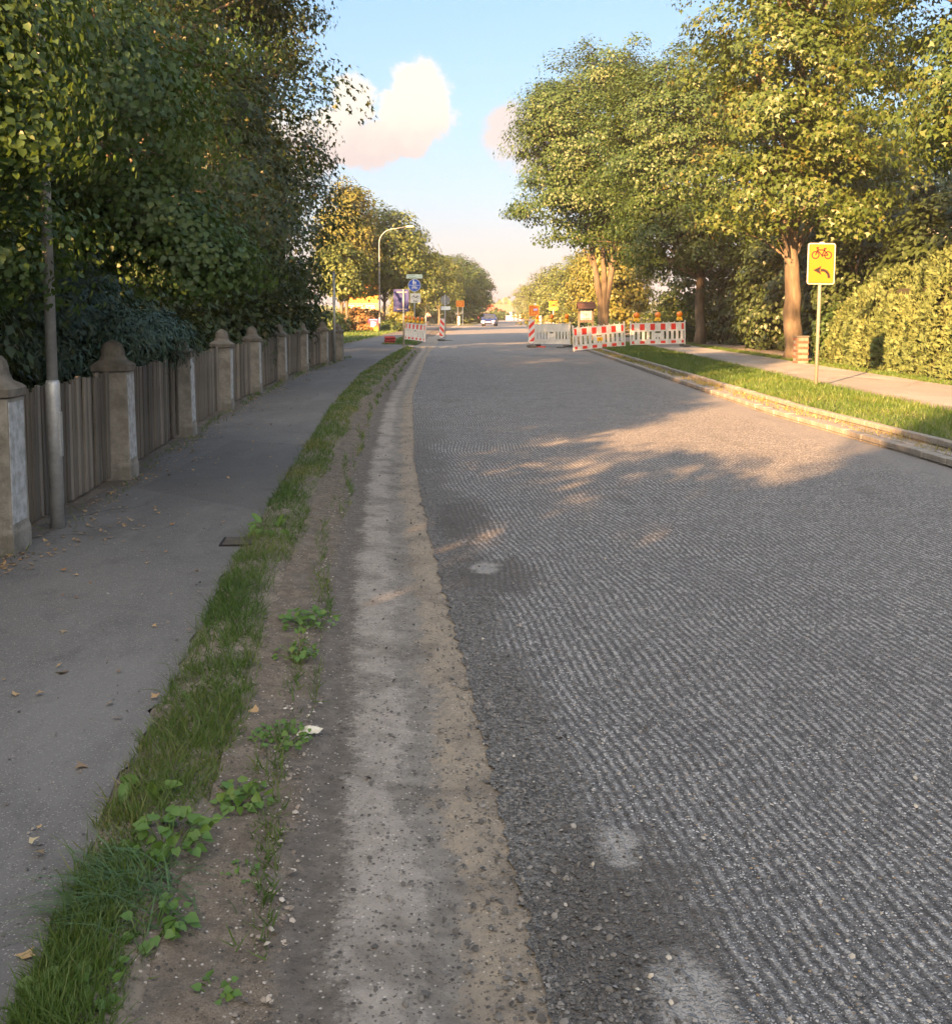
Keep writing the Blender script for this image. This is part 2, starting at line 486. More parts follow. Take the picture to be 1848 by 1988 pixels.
def mat_path(name, base, warm):
    m, nt, b = newmat(name)
    p = nt.node('ShaderNodeNewGeometry').outputs['Position']
    big = nt.noise(p, .7, 5, .6); mid = nt.noise(p, 5, 5, .65); fine = nt.noise(p, 160, 3, .7)
    c = nt.mix(nt.rng(big, .3, .7), base, warm)
    c = nt.mix(nt.m('MULTIPLY', nt.rng(mid, .5, .75), .55), c, tuple(x * .55 for x in base))
    s1, v1 = speckle(nt, p, 170, .75, .95)
    c = nt.mix(nt.m('MULTIPLY', s1, .7), c, (.34, .33, .32))
    s2, v2 = speckle(nt, nt.vm('ADD', p, (3, 7, 1)), 120, .8, .97)
    c = nt.mix(nt.m('MULTIPLY', s2, .75), c, (.035, .035, .036))
    c = nt.mix(nt.rng(fine, .3, .7, .0, .35), c, tuple(x * .5 for x in base))
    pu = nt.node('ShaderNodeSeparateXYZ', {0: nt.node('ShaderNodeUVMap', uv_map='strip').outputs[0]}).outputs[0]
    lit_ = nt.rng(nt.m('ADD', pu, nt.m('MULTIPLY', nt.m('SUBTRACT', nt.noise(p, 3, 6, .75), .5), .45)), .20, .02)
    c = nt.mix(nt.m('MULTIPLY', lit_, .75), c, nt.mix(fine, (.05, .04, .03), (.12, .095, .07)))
    wear = nt.noise(nt.vm('MULTIPLY', p, (1, .3, 1)), 1.6, 6, .7)
    c = nt.mix(nt.m('MULTIPLY', nt.rng(wear, .5, .66), .4), c, tuple(x * 1.6 for x in base))
    patch = nt.vor(nt.vm('MULTIPLY', p, (.5, .22, 1)), 1.0)
    pr = nt.node('ShaderNodeSeparateColor', {0: patch.outputs['Color']}).outputs[0]
    c = nt.mix(nt.m('MULTIPLY', nt.rng(pr, .7, .75), .28), c, tuple(x * .45 for x in base))
    # hairline cracks
    ck = nt.vor(nt.vm('ADD', p, nt.vm('MULTIPLY', nt.noise(p, 2.5, 4, col=True), (.5, .5, .5))), .55, 'DISTANCE_TO_EDGE')
    cm = nt.m('MULTIPLY', nt.rng(ck.outputs['Distance'], .012, .003), nt.rng(nt.noise(p, .5, 2), .5, .6))
    c = nt.mix(nt.m('MULTIPLY', cm, .7), c, (.03, .03, .028))
    nt.put(b.inputs['Base Color'], c); b.inputs['Roughness'].default_value = .85
    b.inputs['Specular IOR Level'].default_value = .25
    h = nt.m('ADD', nt.m('MULTIPLY', fine, .6), nt.m('MULTIPLY', s1, .6))
    nt.put(b.inputs['Normal'], nt.bump(h, .5, .004))
    return m
def mat_road():
    m, nt, b = newmat('milled_asphalt')
    geo = nt.node('ShaderNodeNewGeometry'); p = geo.outputs['Position']
    uv = nt.node('ShaderNodeUVMap', uv_map='strip').outputs[0]
    sx = nt.node('ShaderNodeSeparateXYZ', {0: p}); X, Y = sx.outputs[0], sx.outputs[1]
    su = nt.node('ShaderNodeSeparateXYZ', {0: uv}); U = su.outputs[0]
    big = nt.noise(p, .55, 5, .6); mid = nt.noise(p, 4, 5, .6)
    # grooves of the milling drum: 3 cm apart, running nearly along the road, broken into dashes
    ang = .13
    u = nt.m('ADD', nt.m('MULTIPLY', X, math.cos(ang)), nt.m('MULTIPLY', Y, math.sin(ang)))
    v = nt.m('SUBTRACT', nt.m('MULTIPLY', Y, math.cos(ang)), nt.m('MULTIPLY', X, math.sin(ang)))
    u = nt.m('ADD', u, nt.m('MULTIPLY', nt.noise(p, .35, 2), .5))
    wv = nt.m('ADD', nt.m('DIVIDE', u, .037), nt.m('MULTIPLY', nt.noise(p, 14, 4, .7), 1.0))
    st = nt.m('ADD', nt.m('MULTIPLY', nt.m('SINE', nt.m('MULTIPLY', wv, 2 * PI)), .5), .5)
    row = nt.m('FLOOR', wv)
    cmb = nt.node('ShaderNodeCombineXYZ', {0: nt.m('MULTIPLY', row, 3.7), 1: nt.m('MULTIPLY', v, 17), 2: 0.0}).outputs[0]
    dash = nt.noise(cmb, 1.0, 3, .7)
    ridge = nt.m('MULTIPLY', nt.rng(st, .42, .85), nt.rng(dash, .40, .58))
    torn = nt.rng(nt.noise(p, 2.6, 6, .72), .38, .58, .45, 1.0)
    ridge = nt.m('MULTIPLY', ridge, nt.m('MULTIPLY', torn, nt.rng(nt.noise(p, 75, 3, .7), .3, .6, .35, 1.0)))
    pw = nt.vm('ADD', p, nt.vm('MULTIPLY', nt.noise(p, 60, 2, col=True), (.01, .01, .01)))
    v1 = nt.vor(pw, 105); v2 = nt.vor(pw, 230)
    r1 = nt.node('ShaderNodeSeparateColor', {0: v1.outputs['Color']}); r2 = nt.node('ShaderNodeSeparateColor', {0: v2.outputs['Color']})
    fine = nt.noise(p, 260, 3, .7)
    dark = nt.mix(nt.rng(big, .3, .7), (.082, .083, .087), (.120, .121, .124))
    c = nt.mix(nt.rng(r2.outputs[0], .0, 1.), dark, nt.mix(.5, dark, (.20, .20, .205)))
    c = nt.mix(nt.rng(fine, .35, .75, 0, .6), c, (.028, .028, .03))
    c = nt.mix(nt.m('MULTIPLY', ridge, .85), c, (.44, .442, .445))
    c = nt.mix(nt.m('MULTIPLY', nt.rng(st, .35, .05), nt.rng(dash, .7, .45, .1, .65)), c, (.035, .035, .036))
    # broken aggregate: pale stones, a few tan ones, more of them on the ridges
    rock = nt.m('MULTIPLY', nt.rng(nt.m('ADD', r1.outputs[0], nt.m('MULTIPLY', ridge, .16)), .80, .90), nt.rng(v1.outputs['Distance'], .55, .35))
    rock2 = nt.m('MULTIPLY', nt.rng(nt.m('ADD', r2.outputs[1], nt.m('MULTIPLY', ridge, .25)), .80, .92), nt.rng(v2.outputs['Distance'], .55, .3))
    rc = nt.mix(nt.rng(r1.outputs[1], .80, .9), nt.mix(r1.outputs[2], (.36, .36, .36), (.68, .67, .66)), (.42, .30, .18))
    c = nt.mix(nt.m('MULTIPLY', rock2, .9), c, (.50, .50, .505))
    c = nt.mix(nt.m('MULTIPLY', rock, .95), c, rc)
    # smoother, dustier lane towards the kerb and further away
    smooth = nt.m('MAXIMUM', nt.rng(nt.m('ADD', U, nt.m('MULTIPLY', mid, .12)), .90, 1.02), nt.rng(nt.m('ADD', Y, nt.m('MULTIPLY', big, 6)), 32, 48))
    c = nt.mix(nt.m('MULTIPLY', smooth, .8), c, nt.mix(mid, (.115, .114, .114), (.16, .157, .153)))
    # loose dark crumb along the torn left edge
    w0 = nt.m('ADD', nt.m('MULTIPLY', U, 4.6), nt.m('MULTIPLY', nt.m('SUBTRACT', nt.noise(p, 1.4, 5, .65), .5), 1.1))
    crumb = nt.m('MULTIPLY', nt.rng(w0, .34, .12), nt.rng(Y, 18, 10))
    cc = nt.mix(nt.rng(r1.outputs[0], .2, .9), (.06, .059, .058), (.17, .166, .16))
    cc = nt.mix(nt.m('MULTIPLY', rock, .5), cc, (.25, .24, .23))
    c = nt.mix(nt.m('MULTIPLY', crumb, .85), c, cc)
    # hollows filled with pale dust
    def dust(px, py, rx, ry):
        g = G(px, py)
        a = nt.m('DIVIDE', nt.m('SUBTRACT', X, g.x), rx); d = nt.m('DIVIDE', nt.m('SUBTRACT', Y, g.y), ry)
        q = nt.m('SQRT', nt.m('ADD', nt.m('MULTIPLY', a, a), nt.m('MULTIPLY', d, d)))
        return nt.rng(nt.m('ADD', q, nt.m('ADD', nt.m('MULTIPLY', nt.m('SUBTRACT', nt.noise(p, 7, 6, .7), .5), 2.4), nt.m('MULTIPLY', nt.m('SUBTRACT', nt.noise(p, 60, 3, .7), .5), .6))), 1.15, .55)
    dm = None; wet = None
    for a in ((1195, 1640, .07, .12), (1345, 1965, .10, .22), (940, 1102, .10, .16)):
        q = dust(*a); dm = q if dm is None else nt.m('MAXIMUM', dm, q)
    for a in ((1230, 1800, .26, .55), (900, 1010, .22, .9), (960, 1120, .3, .5)):
        q = dust(*a); wet = q if wet is None else nt.m('MAXIMUM', wet, q)
    c = nt.mix(nt.m('MULTIPLY', wet, .7), c, nt.mix(fine, (.055, .050, .047), (.095, .088, .08)))
    c = nt.mix(nt.m('MULTIPLY', dm, .85), c, nt.mix(fine, (.25, .247, .243), (.36, .355, .348)))
    # tracked brown dust, stains
    c = nt.mix(nt.m('MULTIPLY', nt.rng(nt.noise(p, .9, 6, .7), .58, .74), .28), c, (.13, .115, .098))
    c = nt.mix(nt.m('MULTIPLY', nt.rng(nt.noise(nt.vm('MULTIPLY', p, (1, .35, 1)), 1.1, 6, .7), .58, .7), .4), c, (.035, .034, .035))
    nt.put(b.inputs['Base Color'], c); b.inputs['Roughness'].default_value = .82
    b.inputs['Specular IOR Level'].default_value = .3
    h = nt.m('MULTIPLY', nt.m('ADD', nt.m('MULTIPLY', ridge, 1.0), nt.m('MULTIPLY', nt.rng(v1.outputs['Distance'], .6, .1), .5)), nt.m('SUBTRACT', 1, nt.m('MULTIPLY', smooth, .7)))
    h = nt.m('ADD', h, nt.m('MULTIPLY', fine, .35))
    nt.put(b.inputs['Normal'], nt.bump(h, 1.0, .016))
    return m
def mat_shoulder():
    m, nt, b = newmat('gravel_shoulder')
    p = nt.node('ShaderNodeNewGeometry').outputs['Position']
    uv = nt.node('ShaderNodeUVMap', uv_map='strip').outputs[0]
    U0 = nt.node('ShaderNodeSeparateXYZ', {0: uv}).outputs[0]
    wobl = nt.m('ADD', nt.m('MULTIPLY', nt.m('SUBTRACT', nt.noise(p, 2.2, 6, .75), .5), .36), nt.m('MULTIPLY', nt.m('SUBTRACT', nt.noise(p, 40, 4, .7), .5), .24))
    U = nt.m('ADD', nt.m('MULTIPLY', U0, 1.27), wobl)
    fine = nt.noise(p, 190, 4, .75); mid = nt.noise(p, 16, 6, .7); big = nt.noise(p, 3, 5, .6)
    soil = nt.mix(nt.rng(mid, .35, .65), (.10, .084, .067), (.165, .14, .112))
    soil = nt.mix(nt.rng(fine, .4, .7, 0, .6), soil, (.055, .045, .038))
    dirt = nt.mix(nt.rng(mid, .35, .7), (.082, .074, .066), (.13, .118, .105))
    sand = nt.mix(nt.rng(mid, .3, .7), (.205, .19, .172), (.27, .252, .231))
    grav = nt.mix(nt.rng(mid, .3, .7), (.125, .119, .11), (.185, .176, .162))
    tan = nt.mix(nt.rng(mid, .3, .7), (.26, .222, .172), (.20, .178, .15))
    c = soil
    c = nt.mix(nt.rng(U, .24, .33), c, dirt)
    c = nt.mix(nt.rng(U, .43, .52), c, sand)
    c = nt.mix(nt.m('MULTIPLY', nt.rng(U, .64, .70), .85), c, grav)
    c = nt.mix(nt.rng(U, .77, .84), c, tan)
    c = nt.mix(nt.m('MULTIPLY', nt.rng(big, .47, .66), .6), c, dirt)
    s1, v1 = speckle(nt, p, 75, .86, .95); s2, v2 = speckle(nt, nt.vm('ADD', p, (5, 1, 2)), 150, .78, .92)
    c = nt.mix(nt.m('MULTIPLY', s2, .75), c, (.06, .056, .053))
    c = nt.mix(nt.m('MULTIPLY', s1, .8), c, (.045, .043, .042))
    s3, v3 = speckle(nt, nt.vm('ADD', p, (9, 4, 2)), 110, .92, .97)
    c = nt.mix(nt.m('MULTIPLY', s3, .7), c, (.42, .40, .37))
    c = nt.mix(nt.rng(fine, .35, .7, 0, .4), c, nt.mix(.55, c, (.02, .018, .016)))
    nt.put(b.inputs['Base Color'], c); b.inputs['Roughness'].default_value = .93
    b.inputs['Specular IOR Level'].default_value = .2
    h = nt.m('ADD', nt.m('ADD', nt.m('MULTIPLY', mid, .8), nt.m('MULTIPLY', fine, .35)), nt.m('MULTIPLY', nt.m('ADD', s1, s2), .35))
    nt.put(b.inputs['Normal'], nt.bump(h, .75, .014))
    return m
M_ROAD, M_SHOULDER, M_GROUND, M_SOIL = mat_road(), mat_shoulder(), mat_ground(), mat_soil()
M_PATH = mat_path('old_footpath_asphalt', (.092, .091, .091), (.115, .112, .109))
M_RPATH = mat_path('pale_footpath_asphalt', (.21, .20, .19), (.25, .238, .22))

# ---- ground
gm = MB()
g = []
for x in (-3000, -400, -60, 60, 400, 3000):
    for y in (-600, -60, 100, 400, 1200, 5000): g.append((x, y, -0.06))
gm.add(g, [(i * 6 + j, (i + 1) * 6 + j, (i + 1) * 6 + j + 1, i * 6 + j + 1) for i in range(5) for j in range(5)])
struct(gm.build('ground', M_GROUND))

def z_shoulder(t, X, Y):
    bank = .055 * np.clip(1 - t / .30, 0, 1) ** .8
    n = wob2(X, Y, 3, 9.0) * .016 + wob2(X, Y, 5, 28.) * .009
    amp = np.clip(1 - t / .5, .12, 1) * np.clip(1.3 - Y / 40, .2, 1)
    rut = -.012 * np.exp(-((t - .60) / .08) ** 2)
    return bank + n * amp + rut * np.clip(1 - Y / 40, 0, 1) - .003 * (t > .7)
struct(ribbon('shoulder', ys_of(-6, 130, .035, .012), X_GRASS, lambda y: X_ROAD_L(y) + .25, z_shoulder, 44, M_SHOULDER))
struct(ribbon('road', np.concatenate([ys_of(-6, 60, .035, .010), np.linspace(62, 420, 60)]), X_ROAD_L, X_ROAD_R,
              lambda t, X, Y: .004 + .012 * wob2(X, Y, 9, .8) * np.clip(t * 6, 0, 1) * np.clip((1 - t) * 6, 0, 1) * np.clip(1 - Y / 80, 0, 1), 24, M_ROAD, jl=.009, seed=3))
struct(ribbon('footpath', ys_of(-6, 130, .1, .02), lambda y: X_PATH_L(y) - .02, X_PATH_R, lambda t, X, Y: Z_PATH + .006 * wob2(X, Y, 4, 1.2), 16, M_PATH, jr=.012, seed=4))
def z_verge(t, X, Y): return Z_PATH - .012 + .030 * np.sin(np.clip(t, 0, 1) * PI) - .022 * t ** 2 + .008 * wob2(X, Y, 6, 7.)
struct(ribbon('verge_soil', ys_of(-6, 44.6, .06, .015), lambda y: X_PATH_R(y) - .03, lambda y: X_GRASS(y) + .02, z_verge, 8, M_SOIL))
struct(ribbon('fence_bed', ys_of(-6, 130, .2, .02), lambda y: X_PATH_L(y) - 1.6, lambda y: X_PATH_L(y) + .06, lambda t, X, Y: Z_PATH + .012 - .012 * t + .012 * wob2(X, Y, 8, 4.), 8, M_SOIL))
# right-hand side: two kerb lines with a gravel channel between them, verge, footpath, strip in front of the hedge
struct(ribbon('kerb_channel', ys_of(-6, 48, .1, .015), lambda y: X_ROAD_R(y) + .05, lambda y: X_KERB2(y) + .05, lambda t, X, Y: .058 + .012 * wob2(X, Y, 8, 6.), 8, M_SHOULDER))
struct(ribbon('grass_verge', ys_of(-6, 130, .1, .02), lambda y: X_KERB2(y) + .05, lambda y: X_RP_L(y) + .03, lambda t, X, Y: Z_RPATH - .02 + .03 * np.sin(t * PI) + .01 * wob2(X, Y, 2, 4.), 8, M_GROUND))
struct(ribbon('footpath.001', ys_of(-6, 60, .15, .02), X_RP_L, X_RP_R, lambda t, X, Y: Z_RPATH + .004 * wob2(X, Y, 4, 1.), 8, M_RPATH, jl=.015, jr=.02, seed=6))
struct(ribbon('hedge_bed', ys_of(-6, 130, .2, .02), lambda y: X_RP_R(y) - .03, lambda y: X_RP_R(y) + 7, lambda t, X, Y: Z_RPATH - .012 + .02 * t + .012 * wob2(X, Y, 8, 3.), 10, M_SOIL))

# kerb stones one by one
M_KERB = M('kerb_granite', (.19, .18, .165), (.125, .118, .108), 9, .85, .5, 60)
M_MORTAR = M('mortar', (.14, .13, .115), None, 12, .95, .4)
def kerb(name, label, xf, w_, z1, y0, y1, ln, seed):
    rnd = random.Random(seed)
    Yb = np.linspace(y0, y1, 60)
    bed = struct(ribbon(name, Yb, lambda y: xf(y) - .02, lambda y: xf(y) + w_ + .02, lambda t, X, Y: 0 * t + z1 - .055, 2, M_MORTAR), label=label)
    protos = []
    for k in range(4):
        mb = MB(); mb.box(-w_ / 2 - rnd.uniform(-.004, .006), w_ / 2, -ln / 2 + .006, ln / 2 - .006, -.16, 0)
        o = mb.build('kerb_stone', M_KERB, bed, bevel=.012, seg=2); protos.append(o)
    y = y0 + ln / 2; i = 0
    while y < y1 - ln / 2:
        o = protos[i] if i < 4 else protos[rnd.randrange(4)].copy()
        if i >= 4: COL.objects.link(o); o.parent = bed
        o.location = (float(xf(y)) + w_ / 2 + rnd.uniform(-.006, .006), y, z1 + rnd.uniform(-.006, .006))
        o.rotation_euler = (rnd.uniform(-.006, .006), rnd.uniform(-.02, .02), -math.atan((float(xf(y + .5)) - float(xf(y - .5)))) + rnd.uniform(-.006, .006))
        y += ln; i += 1
kerb('kerb', None, X_ROAD_R, .13, .085, 5.0, 44.5, .50, 1)
kerb('kerb.001', None, X_KERB2, .10, .135, 5.0, 46, 1.0, 2)
# end slabs of the left path crossing and the side street kerb beyond
M_SLAB = M('concrete_slab', (.30, .295, .285), (.24, .235, .225), 6, .85, .3, 60)
mb = MB()
for i in range(7): mb.box(-3.0 + i * .31, -2.705 + i * .31, 44.9, 45.45, -.01, .078 - .006 * i)
struct(mb.build('crossing_kerb', M_SLAB, bevel=.01))
M_DUSTY = M('packed_dirt', (.20, .175, .145), (.14, .125, .105), 2.5, .95, .5, 30)
struct(ribbon('dirt_patch', np.linspace(45.6, 66, 40), lambda y: X_PATH_R(y) - .1, lambda y: X_ROAD_L(y) + .05, lambda t, X, Y: .03 - .022 * t + .01 * wob2(X, Y, 2, 2.), 12, M_DUSTY))
# side street joining from the left at about 95 m
struct(ribbon('side_street', np.linspace(88, 104, 12), lambda y: 0 * y - 60, lambda y: X_ROAD_L(y) + .02, lambda t, X, Y: 0 * t + .085 - .075 * np.clip((t - .9) * 10, 0, 1), 40, M_PATH))

# ------------------------------------------------------------------ trees, shrubs, hedges
BARK = M('maple_bark', (.135, .105, .075), (.075, .06, .045), 5, .95, .9, 14, stretch=(1, 1, .3), bdist=.03)
BARK2 = M('grey_bark', (.105, .085, .06), (.06, .048, .035), 5, .95, .9, 12, stretch=(1, 1, .3), bdist=.03)
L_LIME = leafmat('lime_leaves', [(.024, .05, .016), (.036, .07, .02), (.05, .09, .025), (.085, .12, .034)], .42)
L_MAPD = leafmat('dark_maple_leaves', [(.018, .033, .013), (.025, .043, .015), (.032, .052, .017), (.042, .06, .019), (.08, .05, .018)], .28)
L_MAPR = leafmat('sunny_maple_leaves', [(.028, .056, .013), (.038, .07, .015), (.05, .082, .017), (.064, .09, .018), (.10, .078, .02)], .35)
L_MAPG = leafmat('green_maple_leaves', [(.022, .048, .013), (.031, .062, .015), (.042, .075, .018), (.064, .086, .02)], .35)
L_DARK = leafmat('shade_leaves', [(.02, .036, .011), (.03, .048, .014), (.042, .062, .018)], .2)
L_YEW = leafmat('yew_needles', [(.02, .045, .03), (.03, .06, .038), (.05, .085, .05)], .1)
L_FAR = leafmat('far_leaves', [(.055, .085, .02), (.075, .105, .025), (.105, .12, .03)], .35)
L_FARY = leafmat('far_yellow_leaves', [(.08, .10, .02), (.11, .12, .026), (.15, .13, .03)], .35)
L_HEDGE = leafmat('hedge_sprays', [(.055, .085, .03), (.08, .11, .04), (.11, .135, .05)], .15, gloss=.7, spec=.2)
L_BUSH = leafmat('bush_leaves', [(.03, .055, .015), (.05, .08, .02), (.075, .095, .025)], .25)
L_RED = leafmat('rusty_leaves', [(.10, .07, .03), (.16, .09, .035), (.09, .09, .025)], .25)

# -- left of the street
make_tree('lime_tree', 'leafy lime tree with pale heart-shaped leaves hanging over the near fence', 'tree', (-6.0, 9.6, 0),
          [(-5.2, 9.2, 5.2, 2.9, 3.0, 3.3, 5), (-3.2, 8.4, 3.2, 1.1, 1.8, .9, 1.5), (-3.9, 6.6, 3.6, 1.2, 1.2, 1.4, 1.6), (-2.75, 8.9, 2.3, .75, .9, .40, .45), (-2.42, 8.8, 1.98, .42, .7, .26, .32), (-3.1, 6.4, 1.95, .5, .5, .30, .3), (-3.1, 6.0, 3.1, .85, .7, .95, .9), (-5.6, 8.0, 8.4, 2.4, 2.4, 2.2, 2)],
          HEART, .043, 900, 150, .44, L_LIME, BARK2, 21, trunk=[(-6.0, 9.6, -.1), (-5.9, 9.5, 2.2), (-5.6, 9.3, 5), (-5.3, 9.2, 8)], r0=.19, nlimb=60, up=.35)
make_tree('maple_tree', 'tall dark maple behind the fence, cloud showing through its crown', 'tree', (-7.0, 19.0, 0),
          [(-6.0, 19.0, 8.6, 3.5, 4.6, 3.6, 5), (-5.75, 20.0, 4.6, 3.0, 4.2, 2.9, 2.8), (-6.2, 17.6, 11.8, 3.6, 4, 3.2, 3.4), (-3.65, 18.5, 9.0, 1.1, 1.6, 1.4, .8)],
          MAPLE, .108, 640, 125, .78, L_MAPD, BARK, 22, trunk=[(-7, 19, -.1), (-6.9, 19, 3), (-6.3, 19.2, 7), (-6.0, 19.3, 12)], r0=.26, gap=-.52, gapsc=.55, nlimb=60)
make_tree('maple_tree', 'dark maple at the far end of the fence, beside the grey post', 'tree', (-7.6, 28.5, 0),
          [(-7.4, 28.5, 8.4, 3.4, 4.2, 4.4, 5), (-6.9, 29.0, 4.0, 3.0, 4.6, 2.8, 3)],
          MAPLE, .12, 420, 110, .86, L_MAPD, BARK, 23, trunk=[(-7.6, 28.5, -.1), (-7.5, 28.5, 3), (-7.2, 28.6, 7), (-7, 28.6, 11)], r0=.26, gap=-.55, gapsc=.5, nlimb=40)
def bush(name, label, x, y, rx, ry, h, leaf, size, n, per, mat, seed, z0=.05, cat='shrub', **k):
    return make_tree(name, label, cat, (x, y, z0), [(x, y, h * .48, rx, ry, h * .52, 1), (x, y, h * .25, rx * .95, ry * .95, h * .28, .45)], leaf, size, n, per, .38, mat, BARK, seed,
                     trunk=[(x, y, 0), (x + .05, y, h * .35), (x, y + .1, h * .7)], r0=.05, shell=.5, part='foliage', nlimb=14, **k)
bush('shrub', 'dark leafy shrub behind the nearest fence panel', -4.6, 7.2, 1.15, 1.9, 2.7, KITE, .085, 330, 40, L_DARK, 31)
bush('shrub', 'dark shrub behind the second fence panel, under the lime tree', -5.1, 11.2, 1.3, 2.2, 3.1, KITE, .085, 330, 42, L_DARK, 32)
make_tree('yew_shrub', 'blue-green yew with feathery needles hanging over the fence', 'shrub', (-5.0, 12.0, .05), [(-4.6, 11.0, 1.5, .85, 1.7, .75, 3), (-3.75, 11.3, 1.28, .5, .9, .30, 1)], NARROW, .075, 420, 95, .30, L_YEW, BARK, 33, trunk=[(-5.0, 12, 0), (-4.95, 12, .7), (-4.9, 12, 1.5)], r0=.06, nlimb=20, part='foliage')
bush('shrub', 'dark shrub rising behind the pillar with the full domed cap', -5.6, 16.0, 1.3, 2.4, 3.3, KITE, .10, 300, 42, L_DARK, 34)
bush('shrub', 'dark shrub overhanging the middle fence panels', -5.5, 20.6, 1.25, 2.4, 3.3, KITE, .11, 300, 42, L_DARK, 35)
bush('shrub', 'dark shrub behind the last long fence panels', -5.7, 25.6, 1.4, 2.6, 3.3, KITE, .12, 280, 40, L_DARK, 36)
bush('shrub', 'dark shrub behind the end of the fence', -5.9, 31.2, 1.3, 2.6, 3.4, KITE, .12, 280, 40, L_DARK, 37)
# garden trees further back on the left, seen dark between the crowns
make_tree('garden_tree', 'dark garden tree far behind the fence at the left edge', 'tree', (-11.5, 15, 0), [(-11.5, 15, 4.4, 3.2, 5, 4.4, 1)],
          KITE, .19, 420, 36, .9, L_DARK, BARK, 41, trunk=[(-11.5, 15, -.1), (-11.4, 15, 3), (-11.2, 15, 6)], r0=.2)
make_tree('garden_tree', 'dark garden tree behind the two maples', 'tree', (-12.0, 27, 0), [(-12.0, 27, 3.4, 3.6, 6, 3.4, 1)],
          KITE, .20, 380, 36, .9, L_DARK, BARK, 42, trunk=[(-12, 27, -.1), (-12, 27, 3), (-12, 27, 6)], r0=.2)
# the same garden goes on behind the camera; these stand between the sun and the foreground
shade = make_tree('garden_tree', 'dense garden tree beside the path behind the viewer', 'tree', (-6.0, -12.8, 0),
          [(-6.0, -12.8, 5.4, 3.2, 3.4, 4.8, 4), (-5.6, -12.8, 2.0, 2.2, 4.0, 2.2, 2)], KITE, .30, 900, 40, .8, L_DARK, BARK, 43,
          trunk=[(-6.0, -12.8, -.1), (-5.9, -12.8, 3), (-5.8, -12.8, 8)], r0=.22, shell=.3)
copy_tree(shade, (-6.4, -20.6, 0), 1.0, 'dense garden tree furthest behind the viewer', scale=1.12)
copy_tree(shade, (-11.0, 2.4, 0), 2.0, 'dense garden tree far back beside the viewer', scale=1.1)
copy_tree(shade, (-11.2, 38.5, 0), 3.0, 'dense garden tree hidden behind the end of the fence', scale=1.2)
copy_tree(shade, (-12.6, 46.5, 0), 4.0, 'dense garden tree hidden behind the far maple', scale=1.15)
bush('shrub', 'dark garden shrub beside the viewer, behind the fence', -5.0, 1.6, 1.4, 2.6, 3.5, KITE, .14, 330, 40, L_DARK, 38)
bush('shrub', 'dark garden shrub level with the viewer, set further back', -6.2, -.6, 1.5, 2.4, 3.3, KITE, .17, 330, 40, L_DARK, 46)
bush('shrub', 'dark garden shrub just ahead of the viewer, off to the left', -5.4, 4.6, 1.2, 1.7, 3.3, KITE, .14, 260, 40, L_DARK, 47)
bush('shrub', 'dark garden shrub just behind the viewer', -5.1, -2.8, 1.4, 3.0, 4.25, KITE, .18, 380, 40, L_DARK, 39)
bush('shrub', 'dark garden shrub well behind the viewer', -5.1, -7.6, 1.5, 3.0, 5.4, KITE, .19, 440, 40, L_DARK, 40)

# -- right of the street
make_tree('maple_tree', 'big golden-green maple overhanging the right edge of the picture', 'tree', (13.4, 23.0, .1),
          [(12.4, 23, 8.6, 4.3, 4.6, 4.0, 6), (11.0, 20.6, 5.6, 2.4, 2.2, 1.5, 1.7), (11.6, 24, 12.4, 3.6, 4.0, 3.2, 3.2), (10.6, 22.5, 6.6, 1.7, 2.2, 1.3, 1)],
          MAPLE, .125, 500, 140, .78, L_MAPR, BARK2, 51, trunk=[(13.4, 23, 0), (13.3, 23, 3), (12.9, 23, 7), (12.5, 23, 11)], r0=.26, nlimb=70, gap=-.62, gapsc=.5)
make_tree('maple_tree', 'sunlit maple with bare orange trunk behind the yellow sign', 'tree', (9.75, 31.5, .1),
          [(9.9, 31.3, 9.8, 3.7, 4.2, 4.6, 6), (9.6, 31, 5.4, 3.3, 3.6, 1.6, 1.6), (8.6, 30.5, 8, 2.4, 3.0, 3.0, 1.4), (9.6, 31, 13.8, 3, 3, 2.4, 2)],
          MAPLE, .130, 500, 140, .82, L_MAPR, BARK2, 52, trunk=[(9.75, 31.5, 0), (9.66, 31.5, 2.0), (9.55, 31.5, 4), (9.75, 31.4, 8), (9.8, 31.4, 13)], r0=.29, nlimb=70, gap=-.7, gapsc=.5)
make_tree('maple_tree', 'green maple beside the right end of the barriers', 'tree', (10.2, 47, .1),
          [(9.6, 47, 8.9, 4.6, 4.4, 4.5, 5), (9.6, 46.5, 5.2, 4.0, 4, 1.9, 1.7), (8.2, 46, 10.2, 2.6, 3, 3.0, 1.4)],
          KITE, .135, 450, 185, .92, L_MAPG, BARK, 53, trunk=[(10.2, 47, 0), (10.2, 47, 3), (10.0, 47, 6), (9.7, 47, 11)], r0=.25, nlimb=46, gap=-.75, gapsc=.45)
make_tree('maple_tree', 'round-headed maple with forked trunk behind the noticeboard', 'tree', (7.0, 57, .1),
          [(6.5, 57, 11.2, 4.5, 4.6, 4.4, 5), (5.9, 56.5, 8.2, 4.4, 4.2, 3.0, 2.4), (7.6, 57, 14.4, 2.6, 3, 2.0, 1.1), (4.4, 56.5, 12.3, 2.1, 2.4, 1.9, .9)],
          KITE, .15, 450, 185, 1.0, L_MAPG, BARK2, 54, trunk=[(7, 57, 0), (7, 57, 6)], r0=.24, nlimb=46, gap=-.8, gapsc=.45,
          stems=[[(7, 57, 0), (6.9, 57, 2.2), (6.3, 57, 5.2), (5.6, 56.6, 10)], [(7.05, 57, 0), (7.05, 57, 2.2), (7.0, 57.1, 5.5), (6.9, 57.2, 12)], [(7.1, 57, 0), (7.2, 57, 2.0), (7.7, 57.2, 5.4), (8.3, 57.3, 11)]])
